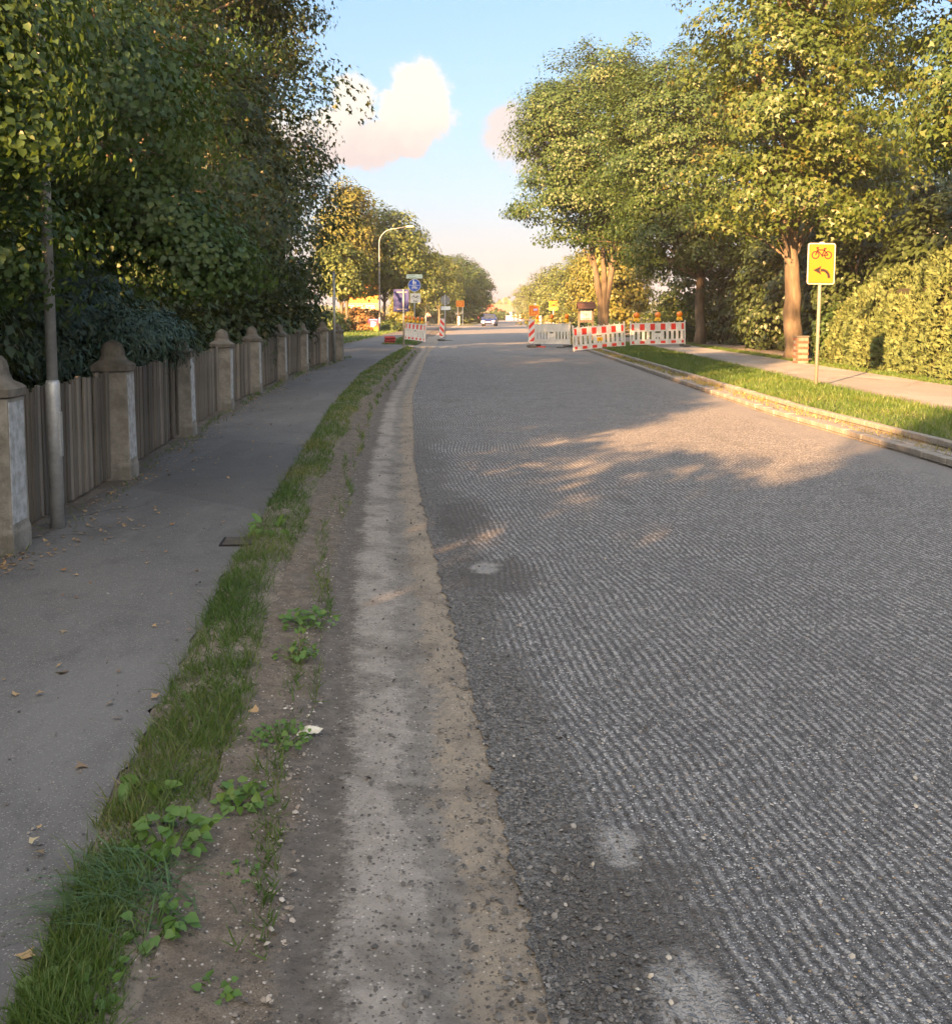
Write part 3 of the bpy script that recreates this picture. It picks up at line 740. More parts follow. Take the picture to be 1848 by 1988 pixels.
# dark shrubbery behind the right-hand trees
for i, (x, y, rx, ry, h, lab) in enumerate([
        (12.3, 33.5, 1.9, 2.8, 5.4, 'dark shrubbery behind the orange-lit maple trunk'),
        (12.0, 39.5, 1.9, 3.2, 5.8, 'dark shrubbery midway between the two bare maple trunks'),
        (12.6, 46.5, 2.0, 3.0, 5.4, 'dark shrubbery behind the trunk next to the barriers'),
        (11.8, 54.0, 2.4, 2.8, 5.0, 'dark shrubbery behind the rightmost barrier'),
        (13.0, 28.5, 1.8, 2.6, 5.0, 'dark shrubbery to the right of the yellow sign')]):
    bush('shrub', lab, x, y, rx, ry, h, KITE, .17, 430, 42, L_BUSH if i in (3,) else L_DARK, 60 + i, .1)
make_tree('garden_tree', 'dark tree filling the gap behind the right-hand maples', 'tree', (16, 44, .1), [(16, 44, 5.2, 4, 9, 5, 1)], KITE, .25, 560, 40, 1.1, L_DARK, BARK, 66,
          trunk=[(16, 44, 0), (16, 44, 4), (16, 44, 8)], r0=.22)
bush('low_bush', 'low leafy bush with rusty twigs behind the two-tone barriers', 9.6, 51.5, 1.8, 1.6, 1.6, KITE, .13, 200, 36, L_BUSH, 68, .1, 'bush')
bush('climbing_bush', 'small pale-leaved bush over the brick pillar', 9.95, 28.9, .32, .4, 1.9, HEART, .10, 80, 26, L_LIME, 69, .1, 'bush')
# clipped conifer hedge along the right-hand path
def hedge():
    rng = np.random.default_rng(77)
    root = thing('hedge', 'long sunlit conifer hedge along the right-hand path', 'hedge', (9.9, 20, .1))
    n = 44000
    y = rng.uniform(-9, 9.2, n); u = rng.random(n)
    h = 2.45 + .30 * np.sin(y * .9) + .25 * np.sin(y * 2.3 + 1)
    h = h * np.clip((9.4 - y) / 2.2, .35, 1)
    # skin of the hedge: face to the path, then the rounded top
    s = u * 1.42
    face = s < 1
    z = np.where(face, s * (h - .35), h - .35 + .35 * np.sin(np.clip((s - 1) / .42, 0, 1) * PI / 2))
    x = np.where(face, -.02 + .16 * (s ** 2), .14 + .9 * np.clip((s - 1) / .42, 0, 1))
    P = np.stack([x, y, z], -1)
    k = wob(P, 5, 1.6) * .16 + wob(P, 6, 5.) * .09 + .22 * np.clip(rng.normal(size=n) - 1.5, 0, 2)
    hole = wob(P, 8, 2.6) + .3 * rng.normal(size=n) > -.55
    P, k, face, y, s = P[hole], k[hole], face[hole], y[hole], s[hole]; n = len(P)
    nx = np.where(face, -1., -.3); nz = np.where(face, .15, 1.)
    Nn = norm(np.stack([nx, 0 * nx, nz], -1))
    P = P + Nn * (k + rng.normal(size=n) * .035)[:, None]
    P[:, 2] = np.maximum(P[:, 2], .02)
    N = Nn * .7 + rng.normal(size=(n, 3)) * .5
    T = Nn * .55 + rng.normal(size=(n, 3)) * .35 + np.array([0, 0, .65])
    scatter('foliage', P, N, T, .15 * (.6 + .8 * rng.random(n)), SPRAY, L_HEDGE, root)
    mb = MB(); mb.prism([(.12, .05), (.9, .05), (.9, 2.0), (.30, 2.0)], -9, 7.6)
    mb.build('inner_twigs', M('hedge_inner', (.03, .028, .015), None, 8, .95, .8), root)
hedge()

# -- beyond the site, left: row of street trees
def far_tree(name, label, x, y, zc, rx, rz, th, mat, seed, n=340, size=.34, r0=.17, group='street trees beyond the road works'):
    return make_tree(name, label, 'tree', (x, y, 0), [(x, y, zc, rx, rx, rz, 3), (x + rx * .3, y, zc - rz * .25, rx * .85, rx * .8, rz * .7, 1.2), (x - rx * .35, y, zc + rz * .1, rx * .7, rx * .8, rz * .8, 1)],
                     KITE, size * .72, n, 52, .95, mat, BARK2, seed, trunk=[(x, y, -.1), (x, y, th), (x + .2, y, zc + rz * .6)], r0=r0, nlimb=22, gap=-.6, gapsc=.4, group=group)
far_tree('street_tree', 'yellow-green tree behind the first far street lamp', -7.9, 89, 7.4, 3.9, 4.2, 3.2, L_FAR, 81, 420)
far_tree('street_tree', 'tall slim yellow-green tree at the left, behind the poster', -10.5, 84, 8.3, 2.3, 4.9, 3.4, L_FARY, 82, 330)
far_tree('street_tree', 'green tree with the grey trunk left of the colourful poster', -10.4, 80, 5.0, 1.9, 2.2, 2.6, L_FAR, 83, 160)
far_tree('street_tree', 'tree behind the round blue sign', -6.3, 118, 6.2, 3.2, 3.6, 2.6, L_FAR, 84, 260)
far_tree('street_tree', 'tree behind the grey back of the round sign', -5.0, 140, 6.2, 3.4, 3.6, 2.6, L_FAR, 85, 260)
far_tree('street_tree', 'broad tree behind the orange town sign', -2.6, 152, 6.6, 3.9, 4.2, 2.6, L_MAPG, 86, 300)
far_tree('street_tree', 'last tree of the left row, nearest the oncoming cars', -.9, 168, 6.0, 3.5, 4.3, 2.6, L_MAPG, 87, 300)
far_tree('street_tree', 'tree standing back between the left row trunks', -9.5, 150, 5.4, 3.4, 3.4, 2.4, L_FAR, 88, 220)
# -- beyond the site, right
far_tree('street_tree', 'sunlit green tree right of the yellow detour board', 12.0, 112, 4.6, 3.6, 3.8, 1.6, L_FAR, 91, 330, group='trees beyond the barriers on the right')
far_tree('street_tree', 'rusty-leaved tree above the noticeboard roof', 11.2, 92, 4.2, 2.6, 3.4, 1.4, L_FARY, 92, 300, group='trees beyond the barriers on the right')
far_tree('street_tree', 'pale green tree left of the rusty one, above the green-plated sign', 11.2, 150, 4.8, 3.6, 3.8, 1.6, L_FAR, 93, 300, group='trees beyond the barriers on the right')
far_tree('street_tree', 'weeping light green tree just right of the forked trunk', 10.2, 74, 5.0, 2.4, 4.6, 1.6, L_FARY, 94, 300, group='trees beyond the barriers on the right')
far_tree('street_tree', 'small hazy tree far down the road', 14.6, 300, 5.6, 4.6, 5.0, 2.0, L_FAR, 95, 200, .5, group='trees beyond the barriers on the right')
far_tree('street_tree', 'hazy tree beside the farthest one, to its right', 19.5, 250, 4.2, 4.6, 4.0, 2.0, L_FAR, 96, 200, .5, group='trees beyond the barriers on the right')
# bushes
bush('bush', 'rounded brown-green bush behind the colourful poster', -9.7, 86, 1.9, 1.6, 2.2, KITE, .2, 200, 34, L_RED, 101, 0, 'bush')
bush('bush', 'low green bush at the foot of the first far street lamp', -7.3, 84, 1.3, 1.3, 1.0, KITE, .18, 120, 30, L_BUSH, 102, 0, 'bush')
bush('bush', 'green bush beside the path end, left of the poster', -11.2, 78, 1.5, 2.2, 1.7, KITE, .2, 150, 34, L_BUSH, 103, 0, 'bush')
bush('bush', 'sunlit bush right of the yellow billboard', -7.0, 100, 1.6, 1.5, 3.4, KITE, .22, 200, 34, L_FARY, 104, 0, 'bush')
bush('bush', 'sunlit thicket under the left row of trees', -4.6, 160, 6.5, 2.5, 3.2, KITE, .34, 260, 34, L_FAR, 105, 0, 'bush')
bush('bush', 'dark green bush left of the far red-and-white barriers', 4.7, 232, 2.6, 2.5, 2.6, KITE, .34, 160, 34, L_BUSH, 106, 0, 'bush')
bush('bush', 'low dark bush right behind the blue car', 2.6, 215, 2.2, 2.2, 1.6, KITE, .3, 110, 34, L_BUSH, 107, 0, 'bush')
bush('bush', 'low golden thicket behind the green-plated sign', 10.6, 128, 5.0, 2.0, 1.9, KITE, .26, 240, 34, L_FARY, 108, 0, 'bush')
bush('bush', 'low green bush at the foot of the noticeboard', 7.4, 63, 1.5, 1.5, 1.3, KITE, .15, 160, 34, L_BUSH, 109, .1, 'bush')

# ---- distant line of woods on the horizon
rng = np.random.default_rng(5)
n = 9000
xx = rng.uniform(-400, 400, n); yy = rng.uniform(480, 600, n)
hh = (5.5 + 2.2 * np.sin(xx * .013) + 1.6 * np.sin(xx * .05 + 1)) * rng.random(n) ** .7
C = np.stack([xx, yy, hh], -1)
wood = scatter('far_woods', C, rng.normal(size=(n, 3)) + np.array([0, -1, .5]), rng.normal(size=(n, 3)), rng.uniform(2.2, 4.5, n), KITE, L_BUSH)
struct(wood, 'stuff', 'hazy line of far woods on the horizon')

# ------------------------------------------------------------------ fence on the left
M_PILLAR = M('weathered_concrete', (.20, .19, .17), (.105, .10, .085), 5, .93, .8, 45, bdist=.01)
M_CAP = M('mossy_concrete_cap', (.115, .105, .09), (.06, .056, .046), 7, .95, .5, 60, bdist=.006)
M_PICKET = [M('old_picket_wood_%d' % i, c, tuple(x * .62 for x in c), 8, .92, .6, 30, stretch=(1, 1, .12)) for i, c in enumerate([(.11, .097, .08), (.075, .067, .056), (.17, .152, .128)])]
PY = [2.95, 6.13, 8.86, 11.96, 15.1, 18.4, 22.0, 25.6, 29.1]
WORDS = ['nearest', 'second', 'third', 'fourth', 'fifth', 'sixth', 'seventh', 'eighth', 'ninth']
def pillar(y, label, x=None, s=1.0, h=.95):
    x = float(X_FENCE(y)) if x is None else x
    yaw = -math.atan(float(X_FENCE(y + 1) - X_FENCE(y - 1)) / 2)
    root = thing('fence_pillar', label, 'pillar', (x, y, Z_PATH - .02), yaw, 'concrete pillars of the old fence')
    rnd = random.Random(int(y * 10))
    root.rotation_euler.x = rnd.uniform(-.012, .012); root.rotation_euler.y = rnd.uniform(-.015, .015)
    a = .145 * s
    mb = MB(); mb.loft([[(-a * k, -a * k, z), (a * k, -a * k, z), (a * k, a * k, z), (-a * k, a * k, z)] for z, k in ((-.1, 1.06), (.14, 1.05), (.17, 1.0), (h, .97))])
    mb.build('shaft', M_PILLAR, root, bevel=.012, seg=2)
    prof = [(.150, h + .001), (.166, h + .010), (.170, h + .055), (.152, h + .072), (.114, h + .100), (.096, h + .135), (.092, h + .18), (.083, h + .217), (.062, h + .245), (.032, h + .263), (.004, h + .272)]
    mb = MB(); rings = []
    for r, z in prof:
        r *= s
        n = 20; e = 6 if z < h + .08 else 3.2
        ring = []
        for k in range(n):
            t = 2 * PI * (k + .5) / n
            c_, s_ = math.cos(t), math.sin(t)
            q = (abs(c_) ** e + abs(s_) ** e) ** (-1 / e)
            ring.append((r * q * c_, r * q * s_, z))
        rings.append(ring)
    mb.loft(rings)
    mb.build('cap', M_CAP, root, smooth=False)
    return root
PLAB = {1: 'concrete fence pillar cut by the left edge, beside the lamp post', 2: 'second visible pillar, dark below, paler on its road side',
        3: 'third visible pillar, its cap half hidden by yew twigs', 4: 'pillar with the full domed cap showing against dark foliage',
        5: 'pale pillar just beyond the full domed cap, leaves over its left side', 6: 'pillar midway along the far half of the fence',
        7: 'third pillar from the far end of the fence', 8: 'pillar next to the thin grey post near the fence end', 0: 'fence pillar beside the viewer, outside the picture'}
for i, y in enumerate(PY): pillar(y, PLAB[i])
pillar(31.5, 'wide end pillar of the fence where the path turns', -4.24, 1.2, .86)
# thin pale sheet over most of each pillar's road-facing side, lighter than the shaft
M_PALE = M('pale_facing', (.33, .345, .355), (.19, .195, .19), 14, .9, .3, 50)
for o in [o for o in bpy.data.objects if o.name.startswith('fence_pillar')]:
    rz = o.rotation_euler.z
    mb = MB(); mb.box(.1425, .1465, -.135, .10, .20, .925)
    st = mb.build('pale_strip', M_PALE, o)
rnd = random.Random(9)
for i in range(len(PY)):
    y0 = PY[i]; y1 = PY[i + 1] if i + 1 < len(PY) else 31.4
    x0, x1 = float(X_FENCE(y0)), float(X_FENCE(y1))
    ln = math.hypot(x1 - x0, y1 - y0); yaw = math.atan2(y1 - y0, x1 - x0)
    root = thing('picket_fence', ['fence panel beside the viewer, outside the picture', 'weathered board panel behind the lamp post', 'board panel between the second and third pillars',
                 'board panel just before the full domed cap', 'board panel just beyond the full domed cap', 'fifth board panel, half under overhanging leaves', 'dark board panel in the middle of the far fence',
                 'brown board panel third from the fence end', 'short board panel at the far end behind the thin post'][i], 'fence', (x0, y0, Z_PATH), yaw, 'old board panels between the pillars')
    # local x runs along the fence, local -y faces the street
    for z in (.24, .74):
        mb = MB(); mb.box(.12, ln - .12, .045, .085, z - .035, z + .035); mb.build('rail', M_PICKET[1], root, bevel=.004)
    x = .16
    while x < ln - .17:
        wd = rnd.uniform(.038, .075)
        h = .93 + rnd.uniform(-.03, .02)
        mb = MB(); mb.box(0, wd, -.011, .011, .03, h)
        o = mb.build('picket', M_PICKET[rnd.choice((0, 0, 1, 2))], root, bevel=.003)
        o.location = (x, .028 + rnd.uniform(-.012, .010), 0); o.rotation_euler = (rnd.uniform(-.012, .012), rnd.uniform(-.012, .012), rnd.uniform(-.16, .16))
        x += wd + rnd.uniform(.013, .032)

# ------------------------------------------------------------------ lamp posts and poles
M_GALV = M('galvanised_steel', (.33, .345, .35), (.22, .23, .235), 7, .55, .25, 40, metal=.55)
M_DKMETAL = M('dull_grey_metal', (.20, .205, .21), (.15, .152, .155), 8, .6, .2, metal=.3)
M_BLACK = M('black_print', (.008, .007, .007), (.012, .01, .01), 6, .7, spec=.2)
M_LENS = M('lamp_glass', (.65, .65, .62), None, 5, .25)
def street_lamp(loc, label, h, arm, r0=.05, collar=1.0, arm_dir=0.0, z=0):
    root = thing('street_lamp', label, 'street lamp', loc, arm_dir, 'street lamps along the left side')
    mb = MB(); mb.tube([(0, 0, -.1), (0, 0, collar - .03), (0, 0, collar)], [r0 * 1.02, r0, r0 * .84], 18)
    b = mb.build('pole_base', M_GALV, root, smooth=True)
    mb = MB(); mb.box(r0 * .72, r0 * 1.04, -.028, .028, .48, .78); mb.build('service_door', M_GALV, b, bevel=.004)
    mb = MB(); rr = r0 * .75
    pts = [(0, 0, collar - .03), (0, 0, h * .5), (0, 0, h - 1.3)]
    for k in range(1, 9):
        t = k / 8 * PI / 2
        pts.append((arm * .55 * (1 - math.cos(t)), 0, h - 1.3 + 1.15 * math.sin(t)))
    pts.append((arm, 0, h + .02))
    mb.tube(pts, [rr, rr * .85] + [rr * .62] * (len(pts) - 2), 12)
    mb.build('mast', M_GALV, root, smooth=True)
    mb = MB()
    mb.loft([[(arm - .05, -.06, h - .02), (arm - .05, .06, h - .02), (arm - .05, .05, h + .07), (arm - .05, -.05, h + .07)],
             [(arm + .25, -.11, h - .01), (arm + .25, .11, h - .01), (arm + .25, .08, h + .11), (arm + .25, -.08, h + .11)],
             [(arm + .62, -.06, h + .03), (arm + .62, .06, h + .03), (arm + .62, .04, h + .08), (arm + .62, -.04, h + .08)]])
    hd = mb.build('lamp_head', M_GALV, root, bevel=.01)
    mb = MB(); mb.box(arm + .05, arm + .5, -.065, .065, h - .035, h - .012); mb.build('lens', M_LENS, hd, bevel=.008)
    return root
street_lamp((-2.80, 6.78, Z_PATH), 'grey lamp post with thicker foot beside the nearest fence pillar', 7.6, 1.4, .047, .99, .1)
street_lamp((-7.7, 82.5, 0), 'tall curved street lamp with sunlit mast behind the blue sign back', 8.35, 2.2, .068, 1.2, .0)
street_lamp((-7.3, 150, 0), 'farther curved street lamp between the left trees', 8.4, 2.3, .07, 1.2, .0)
p = thing('thin_post', 'thin grey steel post near the end of the fence', 'post', (-4.07, 29.6, Z_PATH))
mb = MB(); mb.tube([(0, 0, -.1), (0, 0, 2.6)], .038, 14); mb.build('pole', M_GALV, p, smooth=True)
mb = MB(); mb.tube([(0, 0, 2.59), (0, 0, 2.63)], [.041, .03], 14); mb.build('pole_cap', M_DKMETAL, p, smooth=True)

# ------------------------------------------------------------------ signs
M_YEL = M('yellow_sign_sheet', (.42, .098, .003), (.40, .092, .003), 3, .4, spec=.3)
M_ORG = M('orange_yellow_sheet', (.78, .36, .01), None, 3, .4)
M_BLUE = M('blue_sign_sheet', (.012, .075, .42), (.012, .065, .37), 3, .4)
M_BLUEBACK = M('dark_blue_board', (.012, .019, .12), (.010, .016, .10), 3, .5)
M_WHITE = M('white_sign_sheet', (.58, .58, .56), (.50, .50, .48), 4, .45)
M_RED = M('red_reflective', (.62, .035, .022), (.54, .03, .02), 4, .4)
M_PLAST = M('white_barrier_plastic', (.62, .62, .60), (.48, .48, .46), 5, .5, .15, 50)
M_PLASTG = M('greyed_barrier_plastic', (.50, .50, .48), (.42, .42, .40), 5, .55, .15, 50)
M_GREEN = M('green_sign_sheet', (.20, .50, .05), None, 4, .45)
M_FOOT = M('recycled_rubber', (.05, .048, .045), (.085, .08, .072), 8, .9, .6, 40)
M_REDFOOT = M('red_rubber', (.30, .035, .03), (.20, .028, .025), 6, .8, .4, 30)
M_LAMPY = M('yellow_lamp_housing', (.70, .40, .015), (.60, .34, .015), 5, .45)
def mat_amber():
    m, nt, b = newmat('amber_lens')
    p_ = nt.node('ShaderNodeTexCoord').outputs['Object']
    v = nt.vor(p_, 90)
    nt.put(b.inputs['Base Color'], nt.mix(nt.rng(v.outputs['Distance'], .1, .6), (.85, .26, .01), (.62, .15, .005)))
    b.inputs['Roughness'].default_value = .18; b.inputs['Coat Weight'].default_value = .5
    nt.put(b.inputs['Normal'], nt.bump(v.outputs['Distance'], .5, .006))
    return m
M_AMBER = mat_amber()
_FONT_CACHE = {}
def text(s, size, mat, parent, loc, name='lettering', align='CENTER', rz=0, sx=1.0):
    cu = bpy.data.curves.new(name, 'FONT'); cu.body = s; cu.size = size; cu.align_x = align; cu.align_y = 'CENTER'; cu.resolution_u = 3; cu.offset = size * .012
    tmp = bpy.data.objects.new(name, cu); COL.objects.link(tmp)
    bpy.context.view_layer.update()
    me = bpy.data.meshes.new_from_object(tmp.evaluated_get(bpy.context.evaluated_depsgraph_get()))
    bpy.data.objects.remove(tmp); bpy.data.curves.remove(cu)
    me.transform(Matrix.Rotation(PI / 2, 4, 'X') @ Matrix.Diagonal((sx, 1, 1, 1)))
    me.materials.clear(); me.materials.append(mat); me.name = name
    o = link(name, me, parent); o.location = loc
    return o
def rrect(cx, cz, w_, h_, r, n=5):
    pts = []
    for qx, qz, a0 in ((1, 1, 0), (-1, 1, PI / 2), (-1, -1, PI), (1, -1, 1.5 * PI)):
        for k in range(n + 1):
            a = a0 + k / n * PI / 2
            pts.append((cx + qx * (w_ / 2 - r) + r * math.cos(a), cz + qz * (h_ / 2 - r) + r * math.sin(a)))
    return pts
def bicycle_print(mb, cx, cz, w_, y, t=None):
    s = w_ / 1.7; t = t or .055 * s
    P = lambda x, z: (cx + x * s, cz + z * s)
    for x in (-.52, .52): mb.ring(P(x, 0), .33 * s - t, .33 * s, y)
    for a, b in (((-.52, 0), (-.32, .52)), ((-.36, .42), (.22, .42)), ((-.34, .36), (.02, -.02)), ((.02, -.02), (.26, .52)), ((.02, -.02), (.52, 0)), ((.20, .40), (.52, 0)),
                 ((-.32, .52), (-.46, .60)), ((-.46, .60), (-.24, .60)), ((.14, .54), (.38, .54)), ((.02, -.02), (.08, -.16))):
        mb.bar(P(*a), P(*b), t, y)
    mb.disc(P(.02, -.02), .07 * s, y - .001, y, 12)
def moped_print(mb, cx, cz, w_, y):
    s = w_ / 1.7; t = .06 * s
    P = lambda x, z: (cx + x * s, cz + z * s)
    for x in (-.55, .55): mb.ring(P(x, 0), .24 * s, .30 * s, y, 20)
    for a, b in (((-.55, 0), (-.28, .50)), ((-.36, .30), (-.02, -.06)), ((-.02, -.06), (.55, 0)), ((.30, .30), (.70, .28)), ((.30, .30), (.2, .0)), ((-.40, .52), (-.22, .50)), ((.66, .3), (.55, 0))):
        mb.bar(P(*a), P(*b), t * 1.3, y)
    mb.flat([P(-.1, -.12), P(.3, -.12), P(.34, .14), P(0, .1)], y)
def pole(parent, h, r=.03, mat=None):
    mb = MB(); mb.tube([(0, 0, -.25), (0, 0, h)], r, 16); return mb.build('pole', mat or M_GALV, parent, smooth=True)

# big yellow cycle detour sign on the right
b0 = G(1583, 751, Z_RPATH); s_ = b0.y / F
root = thing('detour_sign', 'yellow sign with bicycle and left-bending arrow on a steel pole in the grass', 'sign', b0, 0)
root.rotation_euler.y = .009
sw, sh = 53.2 * s_, 79 * s_
zc = EYE + (HZ - 513.5) * s_ - Z_RPATH
pole(root, zc + sh / 2 + .015, .0315, M('dull_pole', (.15, .135, .115), (.12, .11, .095), 6, .7))
mb = MB(); mb.prism(rrect(0, zc, sw, sh, .045)[::-1], -.046, -.034); bd = mb.build('board', M('sign_rim', (.34, .30, .24), None, 4, .45), root, bevel=.002)
mb = MB(); mb.flat(rrect(0, zc, sw - .045, sh - .045, .03), -.0475); mb.build('border', M_BLACK, bd)
mb = MB(); mb.flat(rrect(0, zc, sw - .062, sh - .062, .024), -.049); mb.build('face', M_YEL, bd)
mb = MB(); bicycle_print(mb, .0, zc + sh * .21, sw * .74, -.0525, .021); mb.build('bicycle_symbol', M_BLACK, bd)
mb = MB()
ax, az = -.055 * sw, zc - .24 * sh
arc = [(.29 * sw - .23 * sw + .23 * sw * math.cos(a), zc - .345 * sh + .19 * sh * math.sin(a)) for a in [i / 10 * PI / 2 for i in range(11)]]
tt = .052
for i in range(10): mb.bar(arc[i], (arc[i + 1][0] + (arc[i + 1][0] - arc[i][0]) * .12, arc[i + 1][1] + (arc[i + 1][1] - arc[i][1]) * .12), tt, -.0505 - i * .00002)
ez = arc[-1][1]
mb.bar((arc[-1][0] + .01, ez), (-.02 * sw, ez), tt, -.0508)
mb.flat([(-.29 * sw, ez), (.01 * sw, ez + .105 * sh), (-.05 * sw, ez), (.01 * sw, ez - .105 * sh)], -.0512)
mb.build('arrow_symbol', M_BLACK, bd)
for z in (zc + .26, zc - .26):
    mb = MB(); mb.tube([(0, 0, z - .02), (0, 0, z + .02)], .037, 14); mb.box(-.03, .03, -.036, -.02, z - .02, z + .02); mb.build('clamp', M_GALV, root)
mb = MB(); mb.box(-.045, .045, -.05, -.03, zc + sh / 2 - .004, zc + sh / 2 + .022); mb.build('top_clip', M_GALV, root, bevel=.004)

# dark blue board seen from behind, left
b0 = G(784, 675.5, .05); s_ = b0.y / F
root = thing('blue_board', 'dark blue board seen from behind on a grey pole at the end of the grass', 'sign', b0, .03)
pole(root, 2.46, .035)
mb = MB(); z0, z1 = EYE + (HZ - 605) * s_ - .05, EYE + (HZ - 562) * s_ - .05
mb.prism(rrect(-.10, (z0 + z1) / 2, .65, z1 - z0, .02)[::-1], .036, .046); bd = mb.build('board', M_BLUEBACK, root)
for z in (z0 + .10, z1 - .12):
    mb = MB(); mb.box(-.28, .14, .026, .036, z - .02, z + .02); mb.build('bracket', M_DKMETAL, root)

# combined sign: street name plate, footway and cycle track disc, moped plate
Yp = 58.0
b0 = Vector(((805.5 - CX) / F * Yp, Yp, .03)); s_ = Yp / F
zof = lambda y: EYE + (HZ - y) * s_ - .03
root = thing('path_sign', 'round blue footpath and cycle sign with white moped plate under a street-name plate', 'sign', b0, 0)
pole(root, zof(534), .035)
zc = zof(554.4); r_ = .355
mb = MB(); mb.disc((0, zc), r_, -.046, -.036); dk = mb.build('disc', M_WHITE, root)
mb = MB(); mb.disc((0, zc), r_ - .022, -.049, -.047); mb.build('blue_face', M_BLUE, dk)
mb = MB(); mb.bar((-.30, zc), (.30, zc), .022, -.0505)
def walker(cx, cz, k):
    mb.disc((cx, cz + .22 * k), .042 * k, -.0512, -.0502, 12)
    mb.flat([(cx - .06 * k, cz + .16 * k), (cx - .09 * k, cz - .04 * k), (cx - .07 * k, cz - .05 * k), (cx - .05 * k, cz - .2 * k), (cx - .005 * k, cz - .2 * k), (cx, cz - .06 * k), (cx + .02 * k, cz - .2 * k), (cx + .07 * k, cz - .2 * k), (cx + .06 * k, cz - .02 * k), (cx + .1 * k, cz + .0), (cx + .06 * k, cz + .16 * k)], -.0507)
walker(-.05, zc + .165, .62); walker(.06, zc + .12, .42)
bicycle_print(mb, 0, zc - .15, .34, -.0506, .02)
mb.build('symbols', M_WHITE, dk)
zc2 = zof(579); cx2 = .19
mb = MB(); mb.prism(rrect(.05, zc2, .58, .52, .03)[::-1], -.044, -.036); pl = mb.build('plate', M_WHITE, root)
mb = MB(); moped_print(mb, .05, zc2 + .05, .42, -.0465); mb.build('moped_symbol', M_BLACK, pl)
text('frei', .17, M_BLACK, pl, (.05, -.0465, zc2 - .17))
zc3 = zof(537.5)
mb = MB(); mb.box(-.46, .46, -.05, -.037, zc3 - .115, zc3 + .115); pl = mb.build('street_plate', M('pale_green_plate', (.46, .56, .50), None, 4, .5), root)
mb = MB()
for k, (x0, x1, z) in enumerate(((-.36, .02, .04), (-.3, .12, -.05))): mb.bar((x0, zc3 + z), (x1, zc3 + z), .035, -.0515)
mb.build('faded_lettering', M('faded_green', (.22, .33, .26), None, 6, .6), pl)
# round sign seen from behind with a plate under it
Yp = 64.0; s_ = Yp / F
root = thing('round_sign', 'round sign seen from behind, grey, with a white plate beneath it', 'sign', ((864.5 - CX) * s_, Yp, 0), 0)
pole(root, EYE + (HZ - 572) * s_, .032)
mb = MB(); mb.disc((0, EYE + (HZ - 583) * s_), .30, .034, .042); dk = mb.build('disc', M_DKMETAL, root)
mb = MB(); mb.flat([(.17, 1.5 + .66), (.23, 1.5 + .68), (.22, 1.5 + .60), (.19, 1.5 + .58)], .0335); mb.build('sticker', M_WHITE, dk)
zc = EYE + (HZ - 598.3) * s_
mb = MB(); mb.box(-.26, .33, -.042, -.033, zc - .11, zc + .11); mb.build('plate', M('pale_plate', (.56, .60, .62), None, 4, .5), root)
# town signs and detour board in the distance
def town_sign(px, py, w_, h_, Y, label, slash, green, rz=0):
    s_ = Y / F; zc = EYE + (HZ - py) * s_
    root = thing('town_sign', label, 'sign', ((px - CX) * s_, Y, 0), rz)
    ph = zc + h_ / 2
    for q in ((-.3, .3) if not green else (0,)):
        mb = MB(); mb.tube([(q, .04, -.2), (q, .04, ph)], .04, 10); mb.build('pole', M('white_pole', (.6, .58, .52), None, 4, .5), root)
    mb = MB(); mb.prism(rrect(0, zc, w_, h_, .06)[::-1], -.03, -.012); bd = mb.build('board', M_ORG, root)
    mb = MB(); mb.flat(rrect(0, zc, w_ - .09, h_ - .09, .04), -.033); mb.build('face', M_YEL, bd)
    mb = MB()
    if slash: mb.bar((-w_ * .42, zc - h_ * .36), (w_ * .42, zc - h_ * .12), .06, -.036); f = M_RED
    else:
        for z, a in ((.14, .3), (-.02, .36), (-.16, .2)): mb.bar((-a, zc + z), (a * .8, zc + z), .05, -.036)
        f = M_ORG
    mb.build('print', f, bd)
    if slash:
        mb = MB(); mb.bar((-.3, zc + h_ * .2), (.3, zc + h_ * .2), .06, -.036); mb.build('print', M_ORG, bd)
    if green:
        mb = MB(); mb.box(-w_ * .52, w_ * .52, -.03, -.012, zc - h_ / 2 - .36, zc - h_ / 2 - .02); mb.build('green_plate', M_GREEN, root)
town_sign(893.5, 590, .98, .76, 125, 'orange town sign on the left beside the row of trees', False, False)
town_sign(1073.4, 590.5, .98, .70, 122, 'yellow end-of-town sign with green plate under it on a thin pole', True, True)
Yp = 110.; s_ = Yp / F; zc = EYE + (HZ - 603.3) * s_
root = thing('detour_board', 'square yellow detour plan board behind the right beacon', 'sign', ((1036 - CX) * s_, Yp, 0), 0)
for q in (-.35, .35):
    mb = MB(); mb.tube([(q, .04, -.2), (q, .04, zc + .4)], .03, 10); mb.build('pole', M_GALV, root)
mb = MB(); mb.prism(rrect(0, zc, 1.08, 1.14, .05)[::-1], -.02, 0); bd = mb.build('board', M_ORG, root)
mb = MB(); mb.flat(rrect(0, zc, 1.0, 1.06, .03), -.023); mb.build('face', M_YEL, bd)
mb = MB(); mb.bar((-.25, zc - .4), (-.25, zc + .3), .05, -.026); mb.bar((-.25, zc - .25), (.2, zc - .25), .05, -.0262); mb.build('road_plan', M_ORG, bd)
mb = MB(); mb.flat(rrect(.16, zc + .12, .42, .22, .02), -.027); mb.build('plate_print', M('violet_print', (.35, .3, .55), None, 3, .5), bd)
mb = MB(); mb.flat(rrect(.12, zc + .70, .20, .22, .03), -.01); mb.add([], []); mb.build('top_marker', M_WHITE, root)

